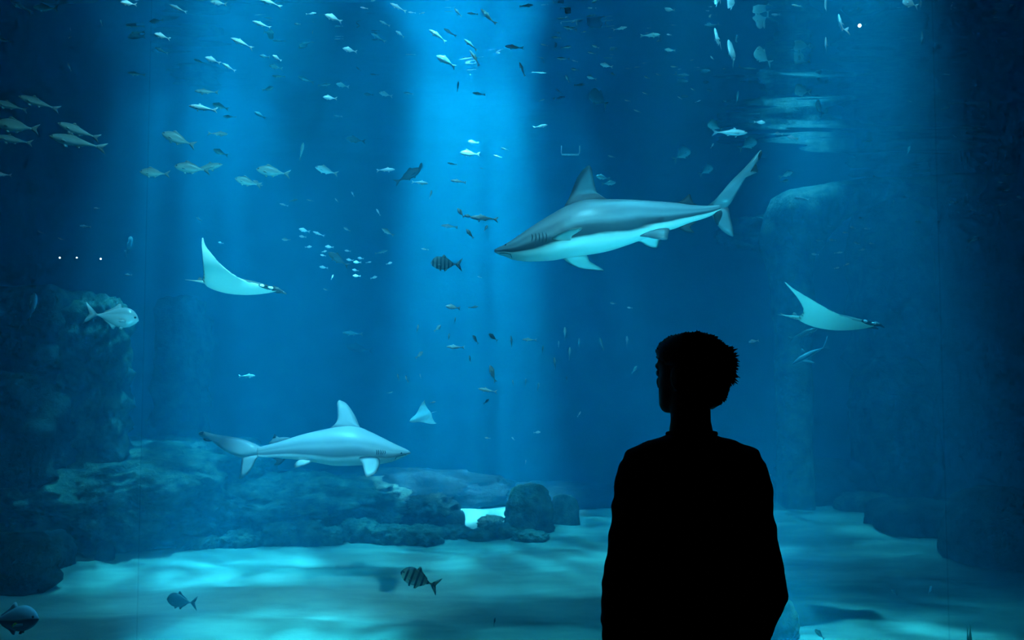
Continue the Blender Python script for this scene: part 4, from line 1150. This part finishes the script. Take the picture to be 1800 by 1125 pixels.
# --- shoals: (x, y, visible length, heading, yaw, shape, skin, depth, variant)
shoals = {
 'in the dark corner beyond the seam': [
    (37, 12, 40, 152, 10, 'slender', 'silver', 6.2, 2), (80, 14, 42, 178, 5, 'oval', 'teal', 6.6, 1), (226, 6, 27, 176, 15, 'oval', 'silver', 5.8, 1), (8, 71, 26, 168, 5, 'slender', 'teal', 7.0, 1),
    (178, 40, 9, 90, 40, 'oval', 'pale', 9.0, 1), (122, 118, 11, 95, 45, 'oval', 'pale', 9.0, 1), (240, 130, 32, 174, 5, 'slender', 'teal', 9.5, 1)],
 'in the shoal above the thick column': [
    (18, 186, 62, 166, 5, 'slender', 'teal', 6.4, 1), (68, 181, 74, 162, 5, 'slender', 'teal', 6.4, 3), (30, 222, 76, 172, 5, 'oval', 'teal', 6.0, 1), (24, 246, 66, 170, 5, 'slender', 'teal', 6.2, 1),
    (138, 230, 78, 160, 5, 'slender', 'teal', 6.2, 1), (136, 250, 100, 168, 5, 'slender', 'teal', 6.2, 3), (5, 307, 32, 176, 0, 'slender', 'silver', 6.8, 1), (170, 366, 11, 178, 0, 'oval', 'silver', 9.0, 1),
    (150, 398, 21, 174, 0, 'slender', 'silver', 8.6, 1), (226, 483, 13, 176, 0, 'oval', 'pale', 9.0, 1), (72, 408, 14, 155, 0, 'slender', 'teal', 9.0, 1), (108, 420, 14, 160, 0, 'slender', 'teal', 9.0, 1)],
 'by the surface just past the seam': [
    (313, 15, 33, 158, 8, 'slender', 'pale', 6.6, 1), (384, 5, 30, 172, 5, 'oval', 'teal', 7.0, 1), (285, 64, 28, 164, 10, 'oval', 'silver', 6.2, 2), (284, 89, 25, 156, 8, 'slender', 'pale', 6.8, 1),
    (425, 76, 42, 156, 8, 'slender', 'silver', 6.2, 2), (374, 106, 28, 160, 10, 'oval', 'silver', 6.4, 2), (402, 118, 27, 150, 8, 'slender', 'pale', 6.6, 1), (351, 108, 22, 160, 5, 'slender', 'teal', 7.4, 1), (275, 37, 25, 190, 5, 'oval', 'teal', 8.5, 1)],
 'above the steep winged ray': [
    (357, 190, 50, 172, 6, 'slender', 'pale', 5.8, 1), (388, 187, 30, 162, 6, 'oval', 'teal', 7.5, 1), (404, 205, 24, 178, 6, 'slender', 'teal', 7.8, 1), (363, 161, 42, 178, 6, 'slender', 'teal', 7.0, 1),
    (314, 245, 62, 160, 6, 'oval', 'teal', 6.4, 1), (383, 235, 38, -4, 6, 'slender', 'teal', 7.0, 1), (388, 268, 28, 158, 6, 'oval', 'teal', 7.6, 1), (272, 304, 52, 176, 6, 'oval', 'teal', 6.6, 1),
    (338, 296, 62, 174, 6, 'oval', 'teal', 6.4, 1), (362, 294, 62, 8, 6, 'slender', 'teal', 6.6, 3), (436, 320, 48, 165, 6, 'oval', 'teal', 6.8, 1), (350, 385, 12, 150, 0, 'oval', 'teal', 9.5, 1), (388, 427, 10, 170, 0, 'oval', 'pale', 9.0, 1)],
 'between window seam and light shaft': [
    (474, 5, 44, 162, 8, 'slender', 'silver', 6.0, 2), (460, 43, 34, 162, 8, 'slender', 'silver', 6.4, 1), (547, 24, 20, 4, 6, 'slender', 'pale', 7.4, 1), (586, 32, 32, 160, 10, 'oval', 'silver', 6.2, 2),
    (465, 99, 18, 172, 6, 'oval', 'pale', 7.0, 1), (487, 102, 18, 150, 12, 'oval', 'silver', 6.4, 1), (485, 118, 24, 168, 6, 'oval', 'pale', 7.4, 1), (471, 156, 22, 12, 6, 'oval', 'teal', 8.2, 1),
    (570, 149, 24, 4, 6, 'slender', 'teal', 8.0, 1), (602, 150, 24, 168, 8, 'oval', 'pale', 7.4, 1), (580, 172, 25, 176, 8, 'oval', 'silver', 6.8, 1), (594, 204, 16, 175, 5, 'slender', 'pale', 8.6, 1),
    (523, 42, 11, 175, 5, 'oval', 'pale', 8.0, 1), (538, 140, 30, 160, 5, 'slender', 'teal', 8.4, 1), (457, 202, 22, 150, 10, 'oval', 'teal', 8.4, 1), (490, 134, 24, 176, 5, 'slender', 'teal', 8.4, 1), (615, 88, 26, 168, 8, 'oval', 'silver', 6.8, 1)],
 'beside the top of the shaft': [
    (700, 13, 32, 154, 8, 'slender', 'pale', 6.8, 1), (676, 41, 21, 155, 8, 'slender', 'pale', 7.2, 1), (665, 66, 30, 150, 8, 'slender', 'pale', 7.2, 1), (703, 60, 18, 146, 15, 'oval', 'silver', 6.8, 2),
    (678, 166, 25, 166, 8, 'oval', 'silver', 7.2, 1), (640, 14, 14, 172, 5, 'slender', 'pale', 8.4, 1), (724, 22, 14, 176, 5, 'slender', 'pale', 8.4, 1), (742, 23, 11, 10, 5, 'slender', 'pale', 8.4, 1),
    (648, 166, 18, 176, 5, 'oval', 'dark', 8.0, 1), (625, 246, 36, 172, 5, 'oval', 'dark', 7.6, 1), (718, 164, 18, 172, 5, 'slender', 'pale', 9.0, 1), (630, 121, 12, 140, 10, 'slender', 'dark', 8.2, 1), (658, 131, 16, 176, 5, 'slender', 'dark', 8.4, 1)],
 'inside the top of the shaft': [
    (769, 63, 36, 146, 12, 'slender', 'silver', 6.0, 2), (791, 57, 26, 150, 8, 'slender', 'pale', 6.8, 1), (827, 79, 30, 140, 12, 'slender', 'silver', 6.0, 2), (834, 102, 32, 122, 12, 'slender', 'silver', 6.2, 2),
    (784, 108, 38, 152, 12, 'oval', 'silver', 6.0, 2), (805, 22, 16, 140, 35, 'oval', 'silver', 6.2, 1), (859, 29, 38, 138, 10, 'slender', 'silver', 6.0, 0), (904, 83, 34, 176, 5, 'slender', 'silver', 6.6, 1),
    (831, 24, 20, 176, 5, 'slender', 'pale', 7.6, 1), (805, 152, 18, 80, 20, 'oval', 'dark', 8.0, 1), (918, 122, 26, 112, 12, 'slender', 'silver', 6.4, 1), (925, 10, 26, 4, 5, 'slender', 'pale', 7.4, 1), (842, 165, 24, 172, 5, 'slender', 'pale', 8.6, 1),
    (826, 270, 36, 176, 5, 'oval', 'dark', 9.6, 1), (832, 250, 20, 172, 5, 'oval', 'dark', 9.6, 1), (875, 275, 16, 165, 5, 'slender', 'dark', 9.4, 1), (887, 262, 14, 165, 5, 'slender', 'dark', 9.4, 1)],
 'below the shoal beside the shaft': [
    (530, 266, 30, 70, 30, 'oval', 'teal', 7.6, 1), (480, 302, 60, 172, 5, 'oval', 'teal', 6.4, 1), (574, 300, 40, 165, 15, 'oval', 'teal', 7.0, 1), (678, 299, 34, 2, 5, 'slender', 'silver', 6.8, 0), (499, 360, 16, 165, 8, 'slender', 'pale', 8.4, 1),
    (453, 322, 18, 150, 20, 'oval', 'teal', 7.4, 1), (620, 341, 9, 120, 20, 'oval', 'pale', 8.4, 1), (665, 373, 14, 120, 10, 'slender', 'silver', 7.6, 1), (545, 352, 12, 165, 8, 'slender', 'teal', 9.0, 1), (592, 352, 9, 130, 20, 'oval', 'teal', 9.0, 1), (516, 352, 16, 10, 8, 'slender', 'teal', 9.0, 1)],
 'before the big shark nose': [
    (738, 321, 30, -6, 5, 'slender', 'silver', 7.0, 0), (806, 319, 28, 172, 5, 'slender', 'silver', 7.0, 2), (757, 342, 14, 70, 40, 'oval', 'pale', 7.4, 1), (810, 374, 20, 128, 15, 'oval', 'silver', 6.2, 1), (824, 380, 16, 170, 15, 'oval', 'silver', 6.4, 1),
    (851, 384, 50, 176, 5, 'slender', 'silver', 6.2, 2), (790, 398, 30, 174, 5, 'slender', 'pale', 8.0, 2), (826, 411, 20, 130, 25, 'oval', 'silver', 6.4, 1), (854, 401, 12, 60, 20, 'oval', 'pale', 8.0, 1), (682, 408, 24, 150, 15, 'oval', 'teal', 8.2, 1),
    (747, 438, 14, 172, 5, 'slender', 'silver', 7.4, 1), (795, 288, 18, 170, 5, 'slender', 'pale', 8.8, 1), (848, 296, 10, 165, 5, 'slender', 'dark', 9.0, 1), (843, 487, 8, 160, 5, 'oval', 'pale', 8.8, 1)],
 'in the swarm around the slanting snapper': [
    (535, 405, 20, 166, 8, 'oval', 'silver', 7.0, 1), (560, 411, 22, 160, 8, 'slender', 'pale', 7.6, 1), (542, 434, 13, 4, 8, 'oval', 'silver', 7.4, 1), (579, 434, 15, 176, 15, 'oval', 'silver', 6.6, 1), (570, 442, 10, 10, 15, 'oval', 'silver', 6.8, 1),
    (568, 449, 10, 170, 15, 'oval', 'silver', 6.8, 1), (615, 457, 13, 172, 10, 'oval', 'silver', 6.8, 1), (628, 461, 14, 178, 10, 'oval', 'silver', 6.6, 1), (634, 454, 11, 174, 10, 'oval', 'silver', 6.8, 1), (648, 461, 11, 8, 10, 'slender', 'pale', 7.2, 1),
    (684, 463, 12, 16, 10, 'oval', 'silver', 6.8, 1), (625, 475, 12, 170, 10, 'oval', 'silver', 6.8, 1), (627, 485, 14, 178, 10, 'oval', 'silver', 6.6, 1), (584, 487, 10, 60, 20, 'oval', 'silver', 6.6, 1), (569, 470, 15, 172, 10, 'oval', 'pale', 7.4, 1),
    (657, 488, 13, 14, 10, 'oval', 'pale', 7.4, 1), (610, 403, 13, 150, 15, 'oval', 'teal', 8.2, 1), (503, 421, 16, 176, 5, 'oval', 'teal', 8.2, 1), (611, 441, 11, 172, 5, 'oval', 'pale', 8.0, 1), (532, 416, 13, 172, 5, 'oval', 'pale', 8.0, 1), (670, 443, 24, 14, 5, 'slender', 'teal', 8.8, 1), (573, 509, 10, 160, 5, 'oval', 'teal', 9.0, 1)],
 'in the swarm below the banded grunt': [
    (796, 540, 26, 172, 10, 'oval', 'silver', 6.6, 2), (832, 540, 18, 8, 5, 'slender', 'pale', 8.4, 1), (734, 577, 13, 70, 45, 'oval', 'silver', 7.4, 1), (769, 577, 17, 40, 30, 'oval', 'silver', 7.4, 1), (800, 562, 9, 80, 40, 'oval', 'pale', 8.0, 1),
    (789, 592, 12, 80, 40, 'oval', 'pale', 7.8, 1), (836, 597, 18, 120, 35, 'oval', 'banded', 7.2, 1), (867, 593, 20, 140, 30, 'oval', 'banded', 7.2, 1), (801, 610, 32, 178, 3, 'slender', 'silver', 7.2, 1), (899, 601, 22, 95, 30, 'slender', 'pale', 7.6, 1),
    (931, 597, 26, 178, 3, 'slender', 'pale', 7.4, 1), (737, 624, 18, 40, 30, 'oval', 'pale', 7.8, 1), (826, 631, 13, 100, 40, 'oval', 'pale', 8.4, 1), (866, 657, 32, 108, 20, 'oval', 'silver', 6.6, 1), (857, 686, 34, 170, 3, 'slender', 'pale', 7.2, 1),
    (700, 663, 12, 100, 40, 'oval', 'pale', 7.8, 1), (715, 666, 13, 110, 30, 'oval', 'pale', 7.8, 1), (739, 661, 9, 100, 30, 'oval', 'pale', 8.6, 1), (944, 760, 13, 6, 10, 'oval', 'silver', 8.0, 1), (857, 770, 10, 172, 10, 'oval', 'silver', 8.0, 1), (902, 771, 8, 130, 10, 'oval', 'pale', 8.4, 1),
    (761, 707, 10, 10, 10, 'oval', 'pale', 8.6, 1), (685, 690, 12, 14, 10, 'slender', 'teal', 9.4, 1), (924, 812, 8, 80, 10, 'oval', 'silver', 8.6, 1)],
 'beside the person face': [
    (993, 586, 22, 92, 35, 'oval', 'pale', 8.4, 1), (1001, 621, 22, 88, 35, 'oval', 'pale', 8.0, 1), (975, 638, 20, 95, 35, 'oval', 'pale', 8.2, 1), (1058, 605, 24, 110, 30, 'oval', 'teal', 10.0, 1), (1102, 600, 18, 95, 40, 'oval', 'pale', 9.4, 1), (1018, 604, 20, 92, 40, 'oval', 'teal', 10.0, 1),
    (982, 606, 14, 92, 40, 'oval', 'teal', 10.0, 1), (946, 680, 16, 80, 30, 'oval', 'teal', 10.0, 1), (924, 672, 14, 88, 30, 'oval', 'teal', 10.0, 1), (902, 673, 12, 100, 30, 'oval', 'teal', 10.0, 1), (1115, 650, 16, 60, 30, 'oval', 'teal', 10.0, 1), (954, 614, 14, 85, 30, 'oval', 'teal', 10.0, 1),
    (1018, 728, 12, 60, 20, 'slender', 'pale', 9.0, 1), (1107, 541, 10, 172, 5, 'oval', 'pale', 9.0, 1), (1078, 533, 12, 172, 5, 'oval', 'teal', 9.4, 1), (996, 666, 10, 90, 30, 'oval', 'teal', 10.0, 1)],
 'above the big shark dorsal fin': [
    (1066, 115, 24, 168, 5, 'oval', 'pale', 7.4, 1), (1040, 137, 19, 166, 5, 'oval', 'pale', 7.8, 1), (997, 138, 14, 120, 20, 'oval', 'pale', 7.8, 1), (983, 172, 22, 8, 5, 'slender', 'pale', 7.8, 1), (1019, 149, 20, 4, 5, 'slender', 'pale', 8.0, 1), (1047, 82, 14, 160, 5, 'oval', 'pale', 8.2, 1),
    (1178, 88, 20, 176, 5, 'oval', 'teal', 8.6, 1), (982, 160, 12, 140, 5, 'slender', 'pale', 8.4, 1), (1002, 50, 26, 168, 5, 'slender', 'pale', 8.0, 1), (1090, 50, 26, 10, 5, 'slender', 'pale', 8.0, 1), (1143, 62, 36, 2, 5, 'slender', 'teal', 8.0, 1), (1176, 61, 9, 172, 5, 'oval', 'pale', 8.2, 1), (1026, 56, 9, 10, 5, 'oval', 'pale', 8.2, 1),
    (1040, 93, 15, 170, 5, 'slender', 'teal', 8.8, 1), (978, 66, 18, 176, 5, 'slender', 'pale', 8.6, 1), (957, 79, 14, 168, 5, 'slender', 'pale', 8.8, 1), (995, 83, 20, 6, 5, 'slender', 'teal', 8.8, 1), (1010, 107, 12, 165, 5, 'slender', 'pale', 8.8, 1), (990, 103, 24, 178, 5, 'slender', 'teal', 9.0, 1), (1010, 122, 14, 172, 5, 'oval', 'teal', 9.0, 1),
    (1078, 130, 10, 160, 5, 'oval', 'teal', 9.0, 1), (1137, 136, 12, 160, 5, 'oval', 'teal', 9.0, 1), (1157, 131, 10, 160, 5, 'oval', 'teal', 9.0, 1), (1185, 117, 14, 178, 5, 'slender', 'teal', 9.0, 1), (1103, 177, 12, 168, 5, 'slender', 'teal', 9.0, 1), (1134, 164, 12, 160, 5, 'slender', 'teal', 9.0, 1), (1195, 172, 10, 150, 5, 'slender', 'pale', 9.0, 1),
    (1227, 178, 12, 20, 5, 'slender', 'pale', 8.8, 1), (1218, 157, 10, 150, 5, 'oval', 'teal', 9.0, 1), (1120, 195, 14, 160, 5, 'slender', 'teal', 9.0, 1), (950, 222, 26, 10, 5, 'slender', 'teal', 9.4, 1), (952, 176, 12, 20, 5, 'slender', 'teal', 9.0, 1), (1075, 275, 14, 165, 5, 'slender', 'teal', 9.4, 1), (1060, 312, 26, 170, 5, 'oval', 'teal', 9.6, 1), (1070, 322, 26, 5, 5, 'oval', 'teal', 9.6, 1)],
 'over shark tail and arch': [
    (1296, 172, 20, 92, 40, 'oval', 'teal', 8.4, 1), (1335, 215, 20, -6, 10, 'oval', 'silver', 7.6, 1), (1252, 102, 10, 140, 20, 'oval', 'teal', 8.4, 1), (1275, 178, 8, 160, 5, 'oval', 'teal', 9.0, 1), (1369, 235, 15, 172, 5, 'oval', 'pale', 8.4, 1), (1393, 242, 20, 168, 5, 'oval', 'silver', 8.0, 1), (1252, 256, 10, 60, 20, 'oval', 'pale', 8.6, 1), (1379, 318, 16, 10, 5, 'oval', 'teal', 9.4, 1),
    (1662, 190, 18, 20, 5, 'oval', 'teal', 10.0, 1), (1526, 247, 20, 14, 5, 'oval', 'teal', 9.6, 1), (1597, 265, 16, 80, 30, 'oval', 'teal', 10.4, 1), (1722, 225, 14, 160, 5, 'oval', 'teal', 10.0, 1), (1680, 240, 12, 150, 5, 'oval', 'teal', 10.0, 1), (1400, 10, 18, 172, 5, 'slender', 'teal', 9.0, 1), (1409, 349, 28, 172, 5, 'slender', 'pale', 10.2, 1)],
 'before the dark arch opening': [
    (1499, 400, 12, 165, 5, 'oval', 'pale', 9.0, 1), (1524, 402, 11, 176, 5, 'oval', 'pale', 9.0, 1), (1486, 409, 11, 176, 5, 'oval', 'pale', 9.0, 1), (1440, 423, 13, 176, 5, 'oval', 'pale', 9.0, 1), (1463, 422, 13, 176, 5, 'oval', 'pale', 9.0, 1), (1506, 428, 12, 160, 5, 'oval', 'pale', 9.0, 1), (1532, 428, 10, 176, 5, 'oval', 'pale', 9.0, 1), (1433, 447, 14, 176, 5, 'oval', 'pale', 8.8, 1),
    (1474, 444, 16, 4, 5, 'slender', 'pale', 8.8, 1), (1515, 439, 12, 10, 5, 'oval', 'pale', 9.0, 1), (1488, 465, 12, 20, 5, 'oval', 'pale', 8.8, 1), (1471, 471, 10, 10, 5, 'oval', 'pale', 9.0, 1), (1591, 347, 14, 172, 5, 'oval', 'pale', 9.2, 1), (1571, 356, 10, 100, 20, 'oval', 'pale', 9.2, 1), (1615, 390, 13, 172, 5, 'oval', 'pale', 9.2, 1), (1675, 355, 14, 176, 5, 'oval', 'pale', 9.2, 1),
    (1700, 345, 12, 100, 20, 'oval', 'pale', 9.4, 1), (1712, 421, 20, 30, 15, 'oval', 'pale', 9.0, 1), (1768, 308, 16, 12, 5, 'slender', 'teal', 9.6, 1), (1769, 334, 14, 8, 5, 'oval', 'teal', 9.6, 1), (1760, 320, 14, 176, 5, 'oval', 'teal', 9.6, 1), (1760, 360, 20, 6, 5, 'slender', 'teal', 9.8, 1), (1793, 347, 14, 165, 5, 'oval', 'teal', 9.6, 1), (1710, 369, 10, 160, 5, 'oval', 'teal', 9.6, 1),
    (1460, 397, 10, 172, 5, 'oval', 'teal', 9.4, 1), (1513, 383, 9, 172, 5, 'oval', 'teal', 9.4, 1), (1537, 310, 8, 172, 5, 'oval', 'pale', 9.4, 1)],
}
ORD = ['topmost', 'second', 'third', 'fourth', 'fifth', 'sixth', 'seventh', 'eighth', 'ninth', 'tenth', 'eleventh', 'twelfth', 'thirteenth', 'fourteenth', 'fifteenth']
SHP = {'slender': 'slender fish', 'oval': 'oval fish'}
for zone, members in shoals.items():
    sets = {}
    for m in members: sets.setdefault((m[6], m[5], m[2] < 13), []).append(m)
    for (skin, shp, small), ms in sets.items():
        kindw = ('tiny ' if small else '') + skin + ' ' + SHP[shp]
        ms.sort(key=lambda m: (m[1], m[0]))
        for i, m in enumerate(ms):
            if len(ms) == 1: lab = 'only ' + kindw + ' ' + zone
            elif i == len(ms) - 1: lab = 'lowest ' + kindw + ' ' + zone
            elif i == 0: lab = 'topmost ' + kindw + ' ' + zone
            else: lab = ORD[i] + ' ' + kindw + ' from the top, ' + zone
            put_fish('fish', *m[:9], label=lab, group='fish ' + zone, eyes=False if small else None)

# ------------------------------------------------------------------ reflection dots, wire frame, sea grass
M['reflection_glow'] = plain_mat('reflection_glow', (0.9, 0.9, 0.9), 0.5, emit=9.0)  # glowing balls in the tank stand in for lamp reflections in the glass
for (px, py, Y, r, lab) in [(105, 453, 9.0, 1.4, 'glowing dot for a lamp reflection, first of three in a row beyond the window seam'), (135, 453, 9.0, 1.2, 'glowing dot for a lamp reflection, middle of three in a row beyond the window seam'),
                            (177, 455, 9.0, 1.5, 'glowing dot for a lamp reflection, last of three in a row beyond the window seam'), (1511, 45, 7.0, 3.0, 'single glowing dot for a lamp reflection high above the rock arch')]:
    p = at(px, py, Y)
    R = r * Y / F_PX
    e = bpy.data.objects.new('reflection_dot', None); C.objects.link(e); e.location = p; tag(e, lab, 'lamp')
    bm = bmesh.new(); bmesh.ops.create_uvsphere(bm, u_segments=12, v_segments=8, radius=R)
    me = bpy.data.meshes.new('dot_ball'); bm.to_mesh(me); bm.free(); me.materials.append(M['reflection_glow']); me.polygons.foreach_set('use_smooth', [True] * len(me.polygons))
    link('dot_ball', me, e)
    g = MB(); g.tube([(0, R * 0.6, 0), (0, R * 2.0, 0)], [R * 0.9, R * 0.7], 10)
    link('dot_stub', g.mesh('dot_stub', [M['dark_tip']]), e)

# thin pale U-shaped frame hanging in the water
g = MB()
c0 = at(1003, 264, 9.0)
pts = [at(987, 256, 9.0) - c0, at(986.5, 268, 9.0) - c0, at(988, 272, 9.0) - c0, at(1017, 272, 9.0) - c0, at(1019, 268, 9.0) - c0, at(1019, 256, 9.0) - c0]
g.tube(pts, [0.006, 0.006, 0.009, 0.009, 0.006, 0.006], 8)
tag(link('wire_frame', g.mesh('wire_frame', [M['white']]), None, c0), 'thin pale U-shaped frame hanging above the big shark dorsal fin', 'frame')
# weed tuft on the near sand
M['weed'] = noise_mat('weed', (0.03, 0.07, 0.04), (0.08, 0.14, 0.07), 6, 0.8, 0.2)
base = ground(1705, 1130)
rnd = random.Random(3)
e = bpy.data.objects.new('sea_grass', None); C.objects.link(e); e.location = base; tag(e, 'small tuft of sea grass on the lit sand', 'sea grass')
for k in range(5):
    g = MB(); x0 = rnd.uniform(-0.02, 0.02); lx = rnd.uniform(-0.03, 0.03)
    g.tube([(x0, 0, -0.03), (x0 + lx * 0.5, 0.01, 0.06), (x0 + lx, 0.02, 0.13 * rnd.uniform(0.7, 1.1))], [0.006, 0.005, 0.001], 6, flat=0.4)
    link('blade', g.mesh('blade', [M['weed']]), e)
